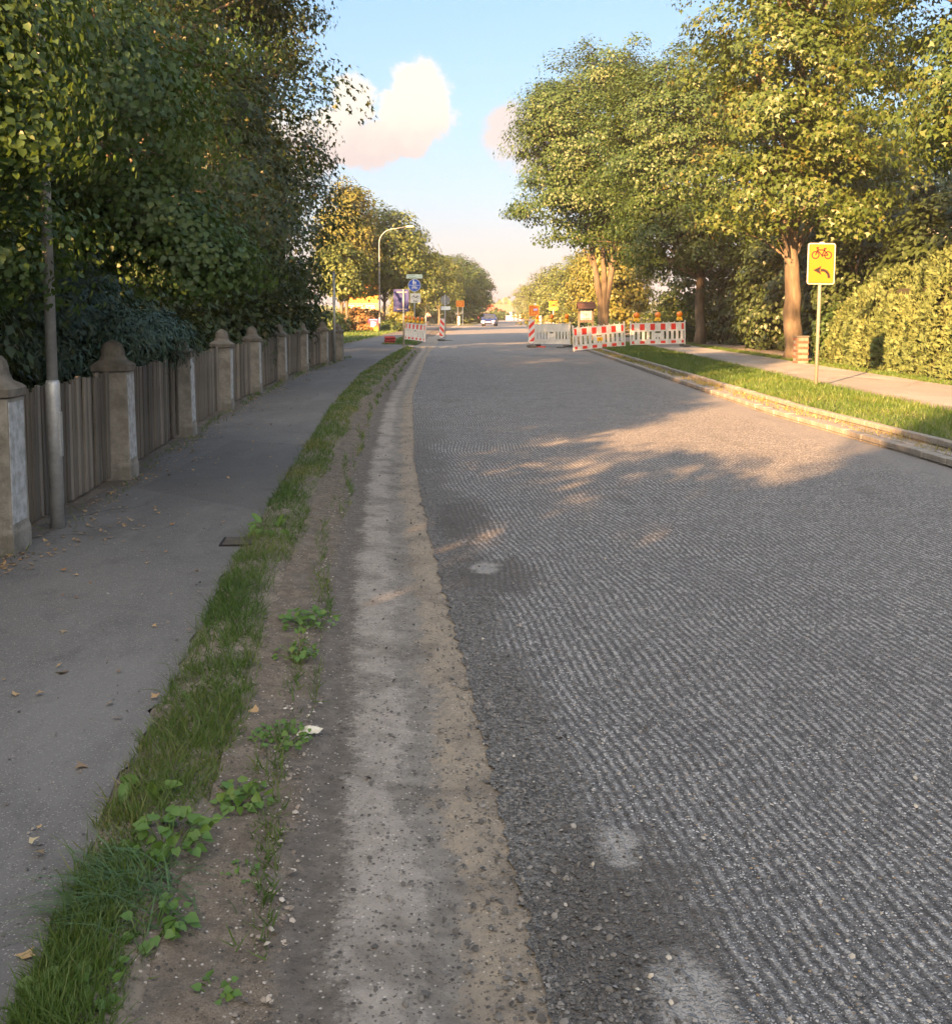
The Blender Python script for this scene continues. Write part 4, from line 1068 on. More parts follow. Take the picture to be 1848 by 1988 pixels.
# ------------------------------------------------------------------ road-works equipment
def barrier(label, p_left, p_right, grey=False, feet=True, tilt=0.0, sticker=False, group='road-works barriers', hh=1.0):
    """fence-type barrier between two foot points; local x runs from left to right, front faces -y"""
    a, b = Vector(p_left), Vector(p_right)
    W = (b - a).length; yaw = math.atan2(b.y - a.y, b.x - a.x)
    root = thing('road_barrier', label, 'barrier', a, yaw, group)
    root.rotation_euler.y = -math.asin((b.z - a.z) / W); root.rotation_euler.x = tilt
    mat = M_PLASTG if grey else M_PLAST
    k = hh
    mb = MB()
    for x in (0, W - .045): mb.box(x, x + .045, -.022, .022, 0, 1.02 * k)
    mb.box(.045, W - .045, -.020, .020, .90 * k, .93 * k)
    mb.box(.045, W - .045, -.020, .020, .575 * k, .60 * k); mb.box(.045, W - .045, -.020, .020, .225 * k, .25 * k); mb.box(.045, W - .045, -.02, .02, .035 * k, .06 * k)
    mb.build('frame', mat, root, bevel=.005)
    mb = MB(); mb.box(.045, W - .045, -.012, .012, .60 * k, .90 * k); mb.build('top_panel', mat, root)
    mb = MB(); mb.box(.045, W - .045, -.012, .012, .06 * k, .225 * k); mb.build('bottom_panel', mat, root)
    n = 10; pitch = (W - .09) / (n + 1)
    me = None
    for i in range(n + 1):           # upright slats with open slots; the middle one is a wide plate
        xc = .045 + pitch * (i + .5)
        if i == n // 2: continue
        wd = pitch * .56 * (1 if abs(i - n // 2) != 1 else 1)
        if me is None:
            mb = MB(); mb.box(-wd / 2, wd / 2, -.014, .014, .25 * k, .575 * k); o = mb.build('slat', mat, root, bevel=.004); me = o.data
        else: o = link('slat', me, root)
        o.location.x = xc
    xc = .045 + pitch * (n // 2 + .5)
    mb = MB(); mb.box(xc - pitch * .75, xc + pitch * .75, -.015, .015, .33 * k, .50 * k)
    for q in (-.62, 0, .62): mb.box(xc + q * pitch - .04, xc + q * pitch + .04, -.0135, .0135, .25 * k, .33 * k)
    for q in (-.68, .68): mb.box(xc + q * pitch - .02, xc + q * pitch + .02, -.0135, .0135, .50 * k, .575 * k)
    cp = mb.build('centre_plate', mat, root)
    if sticker:
        mb = MB(); mb.flat(rrect(xc + .02, .40 * k, .25, .15, .01), -.0175); st = mb.build('sticker', M_LAMPY, root)
        text('G', .12, M_BLACK, st, (xc + .02, -.0195, .40 * k))
    if not grey:
        m1 = m2 = m1h = m2h = None
        step = (W - .14) / 5
        for i in range(6):
            half = i in (0, 5)
            wd = .20 if not half else .10
            xc = .07 + step * i + (.05 if i == 0 else (-.05 if i == 5 else 0))
            for z0, z1 in ((.635, .885), (.075, .185)):
                mb = MB(); mb.box(xc - wd / 2, xc + wd / 2, -.017, -.0125, z0 * k, z1 * k); mb.build('reflector', M_RED, root)
    for i in range(1, 10):
        mb = MB(); mb.box(W * i / 10 - .012, W * i / 10 + .012, -.012, .012, .93 * k, .985 * k); mb.build('peg', mat, root)
    if feet:
        for x in (.02, W - .02):
            mb = MB(); mb.box(x - .12, x + .12, -.38, .38, -.09, .005); mb.build('foot', M_FOOT, root, bevel=.02)
    return root, W
def warning_lamp(loc, label, rz=0, s=1.0, rx=0, off=False):
    root = thing('warning_lamp', label, 'lamp', loc, rz, 'amber warning lamps', rx=rx)
    mb = MB(); mb.loft([[(-.115 * s, -.06 * s, 0), (.115 * s, -.06 * s, 0), (.115 * s, .06 * s, 0), (-.115 * s, .06 * s, 0)],
                        [(-.11 * s, -.055 * s, .08 * s), (.11 * s, -.055 * s, .08 * s), (.11 * s, .055 * s, .08 * s), (-.11 * s, .055 * s, .08 * s)],
                        [(-.085 * s, -.04 * s, .14 * s), (.085 * s, -.04 * s, .14 * s), (.085 * s, .04 * s, .14 * s), (-.085 * s, .04 * s, .14 * s)]])
    b = mb.build('housing', M_LAMPY, root, bevel=.012 * s)
    mb = MB(); n = 20; zc = .235 * s; rings = []
    for y, r in ((-.062, .02), (-.056, .07), (-.035, .10), (-.012, .112), (.012, .112), (.035, .10), (.056, .07), (.062, .02)):
        rings.append([(r * s * math.cos(2 * PI * k / n), y * s, zc + r * s * math.sin(2 * PI * k / n)) for k in range(n)])
    mb.loft(rings); ln = mb.build('lens', M_AMBER, root, smooth=True)
    mb = MB(); mb.ring((0, zc), .112 * s, .119 * s, -.008 * s, 20); mb.ring((0, zc), .112 * s, .119 * s, .008 * s, 20); mb.build('lens_rim', M_LAMPY, ln)
    mb = MB(); mb.box(-.02 * s, .02 * s, -.0645 * s, -.0605 * s, .03 * s, .06 * s); mb.build('switch', M_BLACK, b)
    return root
def stripe_poly(w_, z0, z1, zc, t, mirror):
    """diagonal band clipped to the board"""
    s = -1 if mirror else 1
    def edge(off): return [(x, zc + off + s * x * 1.0) for x in (-w_ / 2, w_ / 2)]
    lo, hi = edge(-t / 2), edge(t / 2)
    poly = [lo[0], lo[1], hi[1], hi[0]]
    def clip(poly, f):
        out = []
        for i in range(len(poly)):
            a, b = poly[i], poly[(i + 1) % len(poly)]; fa, fb = f(a), f(b)
            if fa >= 0: out.append(a)
            if fa * fb < 0:
                t_ = fa / (fa - fb); out.append((a[0] + t_ * (b[0] - a[0]), a[1] + t_ * (b[1] - a[1])))
        return out
    poly = clip(poly, lambda p: p[1] - z0)
    return clip(poly, lambda p: z1 - p[1]) if poly else poly
def beacon(loc, label, h=1.0, w_=.25, rz=0, mirror=False, ry=0, foot=True, z0=.16, red_foot=False):
    root = thing('guide_beacon', label, 'beacon', loc, rz, 'striped guide beacons', ry=ry)
    z1 = z0 + h
    mb = MB(); mb.prism([(0, z0), (w_ / 2, z0 + .08), (w_ / 2, z1), (-w_ / 2, z1), (-w_ / 2, z0 + .08)], -.02, .02); bd = mb.build('board', M_PLAST, root, bevel=.004)
    for i in range(4):
        pts = stripe_poly(w_ - .03, z0 + .10, z1 - .02, z0 + .12 + i * h * .335, h * .165, mirror)
        if len(pts) > 2:
            mb = MB(); mb.flat(pts, -.0225); mb.build('stripe', M_RED, bd)
    mb = MB(); mb.box(-.025, .025, -.015, .015, .06, z0 + .06); mb.build('stem', M_DKMETAL, root)
    if foot:
        mb = MB(); mb.box(-.20, .20, -.40, .40, 0, .10); mb.build('foot', M_FOOT, root, bevel=.025)
        mb = MB(); mb.box(-.17, .62, -.2, .2, -.005, .055); mb.build('foot', M_REDFOOT if red_foot else M_FOOT, root, bevel=.015)
    return root

def onY(x, y, Y, z=0): # picture column at a depth, standing at height z
    return Vector(((x - CX) / F * Y, Y, z))
# rightmost barrier with three lamps
BR = barrier('red and white barrier with three amber lamps across the right-hand footpath', D(1223, 671.5, 42.6), D(1330, 668.5, 42.9), feet=True, group='red and white barriers on the right')
a, b = D(1223, 671.5, 42.6), D(1330, 668.5, 42.9)
for t, lab in ((.105, 'left lamp on the rightmost barrier'), (.49, 'middle lamp on the rightmost barrier'), (.885, 'right lamp on the rightmost barrier')):
    q = a.lerp(b, t); warning_lamp((q.x, q.y, q.z + 1.0), 'round amber ' + lab, 0, 1.08)
barrier('tilted red and white barrier with a yellow sticker, at the kerb', D(1113, 682.5, 40.6), D(1214, 673.2, 41.3), feet=True, sticker=True, group='red and white barriers on the right', tilt=.02)
BG = barrier('greyish barrier seen from behind with three lamps, right of the striped beacon', D(1036, 668.8, 46.6), D(1107, 669.5, 45.2), grey=True, feet=True)
a, b = D(1036, 668.8, 46.6), D(1107, 669.5, 45.2)
for t, lab in ((.10, 'left lamp on the grey barrier'), (.50, 'middle lamp on the grey barrier'), (.90, 'right lamp on the grey barrier')):
    q = a.lerp(b, t); warning_lamp((q.x, q.y, q.z + 1.0), 'amber ' + lab + ', seen side-on', .9 if t > .2 else 1.2, 1.05)
beacon(onY(1031.5, 0, 45.6, .004), 'red and white striped beacon at the left end of the grey barrier', 1.06, .28, mirror=False, red_foot=True)
# barrier on the left, turned away, with five lamps
a, b = D(786, 659.5, 52.4), D(825, 664.5, 50.6)
barrier('slanting red and white barrier with five lamps on the grass island', a, b, feet=False, tilt=-.06, hh=.93, group='left-hand barrier')
for k in range(5):
    q = a.lerp(b, .06 + k * .2)
    warning_lamp((q.x + .01, q.y + .02, q.z + .905), 'yellow lamp seen from the side, number %s from the left on the slanting barrier' % ('one', 'two', 'three', 'four', 'five')[k], 1.15, .92)
beacon(onY(857, 0, 56.5, .0), 'red and white striped beacon standing alone on the left', 1.06, .27, mirror=True, ry=.05)
beacon(onY(890.5, 0, 121, 0), 'small sunlit beacon beside the orange town sign', 1.0, .28, mirror=True, foot=False)
beacon(onY(1047.5, 0, 100, 0), 'orange-lit beacon behind the left lamp of the grey barrier', 1.1, .28, mirror=False, foot=False)
for i, (px, Y) in enumerate(((1001, 205), (1010, 195), (1016.5, 188), (1022, 182))):
    beacon(onY(px, 0, Y, 0), ['first', 'second', 'third', 'fourth'][i] + ' small beacon right of the far barrier', 1.1, .38, foot=False)
barrier('sunlit red and white barrier far down the road', onY(981.5, 0, 206, .1), onY(996, 0, 206, .1), feet=False, group='far barriers')
# stacks of feet
root = thing('stacked_feet', 'stack of three red rubber feet beside the grass island', 'sign base', G(757, 667, .07), .08)
for i in range(3):
    mb = MB(); mb.loft([[(-.26, -.38, 0), (.26, -.38, 0), (.26, .38, 0), (-.26, .38, 0)], [(-.27, -.39, .05), (.27, -.39, .05), (.27, .39, .05), (-.27, .39, .05)], [(-.2, -.32, .115), (.2, -.32, .115), (.2, .32, .115), (-.2, .32, .115)]])
    o = mb.build('foot_block', M_REDFOOT, root, bevel=.015); o.location = ((-.01, .012, .0)[i], 0, i * .118); o.rotation_euler.z = (.03, -.05, .06)[i]
root = thing('stacked_feet', 'stack of grey rubber feet behind the grey barrier', 'sign base', onY(1063, 0, 90, 0), .0)
for i in range(8):
    mb = MB(); mb.box(-.25, .25, -.38, .38, 0, .10); o = mb.build('foot_block', M_FOOT if i % 2 else M('dusty_rubber', (.2, .18, .15), None, 5, .9), root, bevel=.02); o.location = (random.Random(i).uniform(-.02, .02), 0, i * .105)
# loose plank and stone under the grey barrier
root = thing('loose_plank', 'short dark plank lying on the road under the grey barrier', 'plank', onY(1088, 0, 44.4, .01), .1)
mb = MB(); mb.box(-.18, .18, -.06, .06, 0, .05); mb.build('board', M_FOOT, root, bevel=.01)

# ------------------------------------------------------------------ noticeboard, poster, billboard
M_WOODD = M('dark_stained_wood', (.065, .032, .028), (.04, .022, .02), 8, .85, .5, 30, stretch=(.2, 1, 1))
M_WOODG = M('grey_wood', (.18, .145, .11), (.12, .10, .08), 8, .9, .5, 30, stretch=(1, 1, .15))
Yp = 53.; s_ = Yp / F; zo = lambda y: EYE + (HZ - y) * s_ - .1
root = thing('noticeboard', 'wooden noticeboard with dark brown pitched roof and pale notice', 'noticeboard', onY(1136.5, 0, Yp, .1), .0)
for x in (-.36, .36):
    mb = MB(); mb.box(x - .045, x + .045, -.045, .045, -.1, zo(596)); mb.build('post', M_WOODG, root, bevel=.006)
mb = MB(); mb.box(-.315, .315, -.03, .03, zo(626), zo(598)); bk = mb.build('panel', M_WOODG, root)
mb = MB(); mb.box(-.29, .29, -.04, -.031, zo(621), zo(601)); sh_ = mb.build('notice', M('pale_notice', (.60, .60, .56), (.5, .5, .47), 6, .6), root)
mb = MB()
for z, a_ in ((603.5, .24), (619, .22), (611, .03)): mb.bar((-a_, zo(z)), (a_, zo(z)), .045 if a_ > .1 else .03, -.042)
mb.build('faded_lettering', M_DKMETAL, sh_)
mb = MB(); mb.loft([[(-.47, -.36, zo(599.5)), (-.47, 0, zo(586)), (-.47, .36, zo(599.5)), (-.47, 0, zo(586) - .05)], [(.47, -.36, zo(599.5)), (.47, 0, zo(586)), (.47, .36, zo(599.5)), (.47, 0, zo(586) - .05)]]); rf = mb.build('roof', M_WOODD, root)
for x in (-.48, .48):
    mb = MB(); mb.box(x - .02, x + .02, -.37, .37, zo(600), zo(600) + .03); mb.build('barge_board', M_WOODD, rf)

def mat_rainbow():
    m, nt, b = newmat('rainbow_print')
    z = nt.node('ShaderNodeSeparateXYZ', {0: nt.node('ShaderNodeTexCoord').outputs['Generated']}).outputs[2]
    nt.put(b.inputs['Base Color'], nt.ramp(z, [(0, (.05, .16, .015)), (.12, (.30, .20, .01)), (.24, (.32, .12, .01)), (.5, (.30, .03, .015)), (.72, (.20, .02, .05)), (.86, (.07, .012, .10)), (1, (.03, .01, .09))]))
    b.inputs['Roughness'].default_value = .4
    return m
b0 = G(725, 645, .02); s_ = b0.y / F
root = thing('poster', 'small purple to orange to yellow poster on a frame in the grass', 'poster', b0, .05)
mb = MB(); mb.box(-.40, .40, -.012, .012, .04, 1.06); pn = mb.build('panel', mat_rainbow(), root)
mb = MB(); mb.flat([(-.20, .45), (.06, .42), (.06, .86), (-.16, .87)], -.0145); mb.flat([(.10, .5), (.22, .62), (.18, .68), (.07, .58)], -.0145); mb.flat(rrect(.16, .76, .1, .1, .045), -.0145); mb.build('print', M_WHITE, pn)
mb = MB(); mb.flat(rrect(-.06, .73, .07, .07, .03), -.0165); mb.bar((-.12, .56), (.02, .54), .03, -.0165); mb.build('print', M('violet_ink', (.08, .03, .2), None, 4, .5), pn)
mb = MB(); mb.bar((-.3, .99), (.3, .99), .035, -.0145); mb.build('print', M_WHITE, pn)
for x in (-.33, .33):
    mb = MB(); mb.box(x - .02, x + .02, .013, .04, -.1, .95); mb.build('stake', M_WOODG, root)

Yp = 110.; s_ = Yp / F
root = thing('billboard', 'large yellow shop billboard on posts, half hidden by leaves', 'billboard', onY(704, 0, Yp, 0), .0)
zo = lambda y: EYE + (HZ - y) * s_
for x in (-1.45, 0, 1.45):
    mb = MB(); mb.box(x - .08, x + .08, .06, .2, -.2, zo(548)); mb.build('post', M_DKMETAL, root)
M_BBY = M('billboard_yellow', (.42, .12, .004), (.38, .10, .004), 2, .5)
mb = MB(); mb.box(-1.75, 1.75, -.03, .05, zo(588.5), zo(547)); bd = mb.build('panel', M_BBY, root)
text('Discount', .50, M_ORG, bd, (.55, -.034, zo(563)))
mb = MB(); mb.ring((1.0, zo(553)), .14, .21, -.034); mb.build('red_ring', M_RED, bd)
text('00 Uhr    20.00 Uhr', .24, M_ORG, bd, (.45, -.034, zo(583)))
mb = MB(); mb.bar((-1.7, zo(577)), (1.7, zo(577)), .05, -.034); mb.bar((.0, zo(570)), (1.1, zo(570)), .07, -.0345); mb.build('ruled_lines', M_ORG, bd)
mb = MB(); mb.box(-1.75, 1.75, -.02, .04, zo(604), zo(590)); lo = mb.build('lower_panel', M('brown_panel', (.28, .17, .08), (.2, .13, .06), 3, .7), root)
mb = MB()
for k in range(12):
    x = -1.5 + k * .24
    if k not in (3, 7): mb.bar((x, zo(593.5)), (x + .15, zo(593.5)), .12, -.0235)
    if k not in (5, 9): mb.bar((x + .05, zo(597.5)), (x + .2, zo(597.5)), .12, -.0235)
mb.build('pale_lettering', M_WHITE, lo)
mb = MB(); mb.flat(rrect(-1.35, zo(597), .3, .35, .02), -.0235); mb.build('green_patch', M_GREEN, lo)

# ------------------------------------------------------------------ houses
M_ROOFRED = M('red_roof_tiles', (.36, .085, .05), (.28, .07, .045), 4, .85, .4, 20)
M_WALLC = M('cream_render', (.50, .46, .38), None, 3, .9)
M_GLASS = M('window_glass', (.03, .035, .04), None, 3, .1, spec=.6)
root = thing('house', 'far low house with red tiled roof beyond the road bend', 'house', onY(970, 0, 440, 0), .06)
mb = MB(); mb.box(-5.2, 5.2, 0, 7, 0, 2.6); wl = mb.build('wall', M_WALLC, root)
mb = MB(); mb.loft([[(-5.8, -.6, 2.4), (-5.8, 3.5, 5.4), (-5.8, 7.6, 2.4), (-5.8, 3.5, 5.1)], [(5.8, -.6, 2.4), (5.8, 3.5, 5.4), (5.8, 7.6, 2.4), (5.8, 3.5, 5.1)]]); rf = mb.build('roof', M_ROOFRED, root)
mb = MB(); mb.box(1.6, 2.1, 3.2, 3.8, 5, 6.1); mb.build('chimney', M_ROOFRED, rf)
for x in (-3.6, -1.2, 1.2, 3.6):
    mb = MB(); mb.box(x - .5, x + .5, -.03, .02, 1, 2.1); mb.build('window', M_GLASS, wl)
# house behind the right-hand hedge: only an eave and bits of wall show between the leaves
b0 = onY(1800, 0, 36, .1)
root = thing('house', 'house behind the right-hand hedge, pale sloping eave between the leaves', 'house', (b0.x, 36, .1), .0)
mb = MB(); mb.box(-.2, 8, .6, 9, 0, 3.3); wl = mb.build('wall', M('pale_wall', (.40, .38, .35), None, 3, .9), root)
mb = MB(); mb.loft([[(-1.6, -.6, 3.35), (4.2, -.6, 5.6), (4.2, -.6, 5.9), (-1.6, -.6, 3.65)], [(-1.6, 9.6, 3.35), (4.2, 9.6, 5.6), (4.2, 9.6, 5.9), (-1.6, 9.6, 3.65)]])
mb.loft([[(4.2, -.6, 5.6), (10, -.6, 3.35), (10, -.6, 3.65), (4.2, -.6, 5.9)], [(4.2, 9.6, 5.6), (10, 9.6, 3.35), (10, 9.6, 3.65), (4.2, 9.6, 5.9)]])
rf = mb.build('roof', M('brown_roof', (.16, .10, .075), None, 4, .85), root)
for s1, s2 in (((-1.65, 3.28), (4.2, 5.55)), ((4.2, 5.55), (10.05, 3.28))):
    mb = MB(); mb.prism([s1, s2, (s2[0], s2[1] + .42), (s1[0], s1[1] + .42)], -.66, -.605); mb.build('barge_board', M('pale_board', (.56, .54, .50), (.42, .40, .37), 4, .7), rf)
for x, z in ((.9, 1.2), (4.2, 1.2)):
    mb = MB(); mb.box(x, x + 1.2, .56, .62, z, z + 1.3); f = mb.build('window', M_WHITE, wl)
    mb = MB(); mb.box(x + .08, x + 1.12, .545, .565, z + .08, z + 1.22); mb.build('pane', M_GLASS, f)
# brick gate pillar behind the sign
M_BRICK = [M('clinker_brick_%d' % i, c, None, 20, .9, .5, 60) for i, c in enumerate([(.10, .045, .028), (.08, .038, .025), (.12, .058, .038)])]
g0 = G(1553, 706, .1)
root = thing('brick_pillar', 'small brick gate pillar between the orange trunk and the sign pole', 'pillar', (g0.x, g0.y, .1), 0)
mb = MB(); mb.box(-.155, .155, -.155, .155, -.1, .735); core = mb.build('core', M_MORTAR, root)
rnd = random.Random(3); bm_ = None
for r in range(9):
    for sgn in (-1, 1):
        for q in (-1, 1):
            mb = MB()
            if r % 2: mb.box(-.083, .083, -.022, .022, 0, .068)
            else: mb.box(-.083, .083, -.022, .022, 0, .068)
            o = mb.build('brick', rnd.choice(M_BRICK), root, bevel=.004)
            z = .005 + r * .081
            if (r + (q > 0)) % 2: o.location = (sgn * .09, q * .149 + rnd.uniform(-.002, .002), z)
            else: o.location = (q * .149 + rnd.uniform(-.002, .002), sgn * .09, z); o.rotation_euler.z = PI / 2
mb = MB(); mb.box(-.185, .185, -.185, .185, .736, .78); mb.build('coping', M_FOOT, root, bevel=.01)

# ------------------------------------------------------------------ vehicles
def car_paint(name, c): return M(name, c, tuple(x * .9 for x in c), 2, .35, spec=.4, coat=.2)
def make_car(label, loc, rz, paint, van=False, sc=1.0):
    root = thing('car', label, 'car', loc, rz, 'cars on the road')
    W = .84; L0, L1 = -2.1, 2.1      # front faces -y
    prof = [(L0, .42), (L0 + .03, .62), (L0 + .18, .74), (-.95, .90), (1.35, .93), (L1 - .1, .90), (L1, .6), (L1, .34), (L0 + .08, .28)]
    rings = []
    for x, k in ((-W, .92), (-W * .97, .99), (-W * .7, 1.0), (W * .7, 1.0), (W * .97, .99), (W, .92)):
        rings.append([(x, p[0] * (1 if abs(x) < W * .8 else .975), .28 + (p[1] - .28) * k) for p in prof])
    mb = MB(); mb.loft(rings); body = mb.build('body', paint, root, smooth=False, bevel=.02)
    zt = 1.42 if not van else 1.62
    cab = [(-.95, .89), (-.25 if not van else -.55, zt - .04), (.95 if not van else 1.6, zt - .05), (1.75, .90)]
    mb = MB()
    lo = [(-.76, cab[0][0], .88), (.76, cab[0][0], .88), (.76, cab[3][0], .88), (-.76, cab[3][0], .88)]
    hi = [(-.60, cab[1][0], zt - .05), (.60, cab[1][0], zt - .05), (.60, cab[2][0], zt - .05), (-.60, cab[2][0], zt - .05)]
    mb.loft([lo, hi]); gl = mb.build('windows', M_GLASS, root)
    mb = MB(); mb.box(-.60, .60, cab[1][0] - .02, cab[2][0] + .03, zt - .06, zt); mb.build('roof', paint, root, bevel=.02)
    for sx in (-1, 1):
        for (i, j) in ((0, 0), (3, 3)):
            a_ = Vector(lo[0 if sx < 0 else 1]) if i == 0 else Vector(lo[3 if sx < 0 else 2])
            b_ = Vector(hi[0 if sx < 0 else 1]) if i == 0 else Vector(hi[3 if sx < 0 else 2])
            mb = MB(); mb.tube([a_, b_], .035, 6); mb.build('roof_pillar', paint, root)
        mb = MB(); mb.box(sx * .86 - .09, sx * .86 + .09, -.78, -.66, .92, 1.04); mb.build('mirror', paint, root, bevel=.02)
        mb = MB(); mb.box(sx * .60 - .17, sx * .60 + .17, L0 - .005, L0 + .14, .585, .70); mb.build('headlight', M('headlight_glass', (.85, .84, .78), None, 3, .12, coat=.5), root, bevel=.02)
        mb = MB(); mb.disc((sx * .58, .40), .075, L0 - .012, L0 + .05, 14); mb.build('fog_lamp', M_WHITE, root)
        for y in (-1.32, 1.32):
            mb = MB(); n = 20
            prof_w = [(.60, .17), (.62, .30), (.68, .315), (.76, .315), (.815, .30), (.825, .2)]
            mb.loft([[(sx * px, y + r * math.cos(2 * PI * k / n), .315 + r * math.sin(2 * PI * k / n)) for k in range(n)] for px, r in prof_w])
            tw = mb.build('wheel', M('tyre_rubber', (.02, .02, .02), None, 5, .85), root)
            mb = MB(); mb.loft([[(sx * px, y + r * math.cos(2 * PI * k / n), .315 + r * math.sin(2 * PI * k / n)) for k in range(n)] for px, r in ((.80, .20), (.832, .19), (.836, .05))]); mb.build('rim', M_GALV, tw)
    mb = MB(); mb.box(-.40, .40, L0 - .012, L0 + .02, .60, .69); mb.build('grille', M_BLACK, root)
    mb = MB(); mb.box(-.26, .26, L0 - .03, L0 - .014, .46, .57); mb.build('number_plate', M_WHITE, root)
    mb = MB(); mb.box(-.80, .80, L0 - .01, L0 + .05, .30, .38); mb.build('bumper_lip', M_BLACK, root)
    root.scale = (sc,) * 3
    return root
cb = G(950.5, 633.5); make_car('dark blue car driving towards the viewer', (cb.x, cb.y, 0.01), -.10, car_paint('blue_car_paint', (.008, .022, .13)), sc=.98)
make_car('bright red car behind the blue one', onY(938.5, 0, 178, .01), -.08, car_paint('red_car_paint', (.40, .02, .015)), van=True, sc=.98)

# ------------------------------------------------------------------ person with a bicycle at the side street
def bicycle(loc, rz, label):
    root = thing('bicycle', label, 'bicycle', loc, rz)
    fr = M('dark_bike_frame', (.03, .03, .035), None, 4, .4)
    for y in (-.53, .53):
        mb = MB(); mb.tube([(0, y + .34 * math.cos(a), .34 + .34 * math.sin(a)) for a in [2 * PI * k / 24 for k in range(25)]], .022, 6, cap=False); wh = mb.build('wheel', fr, root)
        mb = MB()
        for k in range(8): a = PI * k / 8; mb.tube([(0, y - .33 * math.cos(a), .34 - .33 * math.sin(a)), (0, y + .33 * math.cos(a), .34 + .33 * math.sin(a))], .004, 4)
        mb.build('spokes', M_GALV, wh)
    mb = MB()
    for a_, b_ in (((0, -.53, .34), (0, -.36, .95)), ((0, -.40, .80), (0, .14, .82)), ((0, -.41, .72), (0, .02, .30)), ((0, .02, .30), (0, .16, .90)), ((0, .02, .30), (0, .53, .34)), ((0, .15, .80), (0, .53, .34))): mb.tube([a_, b_], .018, 6)
    mb.build('frame', fr, root)
    mb = MB(); mb.tube([(-.28, -.26, 1.0), (-.1, -.36, .98), (.1, -.36, .98), (.28, -.26, 1.0)], .014, 6); mb.build('handlebar', fr, root)
    mb = MB(); mb.box(-.07, .07, .05, .30, .90, .95); mb.build('saddle', fr, root, bevel=.02)
    return root
def person(loc, rz, label):
    root = thing('person', label, 'person', loc, rz)
    J = {'pel': (0, .12, .92, .15), 'wa': (0, .08, 1.06, .135), 'ch': (0, -.06, 1.28, .16), 'nk': (0, -.14, 1.44, .065), 'hd': (0, -.19, 1.56, .10), 'hd2': (0, -.22, 1.68, .085)}
    E = [('pel', 'wa'), ('wa', 'ch'), ('ch', 'nk'), ('nk', 'hd'), ('hd', 'hd2')]
    for s, sg in (('l', -1), ('r', 1)):
        J.update({s + 'sh': (sg * .19, -.08, 1.36, .065), s + 'el': (sg * .25, -.22, 1.14, .05), s + 'wr': (sg * .24, -.42, 1.02, .038), s + 'ha': (sg * .25, -.50, 1.0, .04),
                  s + 'hip': (sg * .10, .12, .86, .11), s + 'kn': (sg * .11, -.05 + .12 * sg, .50, .075), s + 'an': (sg * .11, .08 + .16 * sg, .10, .05), s + 'to': (sg * .11, -.08 + .16 * sg, .045, .04)})
        E += [('ch', s + 'sh'), (s + 'sh', s + 'el'), (s + 'el', s + 'wr'), (s + 'wr', s + 'ha'), ('pel', s + 'hip'), (s + 'hip', s + 'kn'), (s + 'kn', s + 'an'), (s + 'an', s + 'to')]
    names = list(J); me = bpy.data.meshes.new('body')
    me.from_pydata([J[k][:3] for k in names], [(names.index(a_), names.index(b_)) for a_, b_ in E], [])
    o = link('body', me, root)
    md = o.modifiers.new('skin', 'SKIN'); o.modifiers.new('sub', 'SUBSURF').levels = 1; o.modifiers['sub'].render_levels = 1
    for i, k in enumerate(names):
        sv = me.skin_vertices[0].data[i]; sv.radius = (J[k][3],) * 2; sv.use_root = (k == 'pel')
    m, nt, b = newmat('clothes_and_skin')
    z = nt.node('ShaderNodeSeparateXYZ', {0: nt.node('ShaderNodeTexCoord').outputs['Object']}).outputs[2]
    nt.put(b.inputs['Base Color'], nt.ramp(nt.m('DIVIDE', z, 1.8), [(0, (.30, .06, .05)), (.05, (.45, .30, .22)), (.27, (.06, .06, .07)), (.54, (.42, .30, .29)), (.80, (.45, .29, .21))], True))
    b.inputs['Roughness'].default_value = .85
    me.materials.append(m)
    mb = MB()
    for zz, r in ((1.60, .108), (1.66, .112), (1.72, .098), (1.765, .06)): pass
    mb.loft([[(r * math.cos(2 * PI * k / 12), -.20 + r * math.sin(2 * PI * k / 12), zz) for k in range(12)] for zz, r in ((1.61, .104), (1.67, .112), (1.73, .095), (1.775, .05))]); mb.build('hair', M('brown_hair', (.05, .035, .025), None, 8, .7), root, smooth=True)
    mb = MB(); mb.box(-.15, .15, .06, .22, 1.10, 1.42); mb.build('backpack', M('dark_backpack', (.06, .045, .05), None, 6, .8), root, bevel=.05, seg=2)
    return root
q = onY(831, 0, 122, .085)
person(q, .35, 'person in pale top and dark shorts leaning over a bicycle by the side street')
bicycle((q.x + .45, q.y - .05, .085), .5, 'dark bicycle held by the person near the side street')

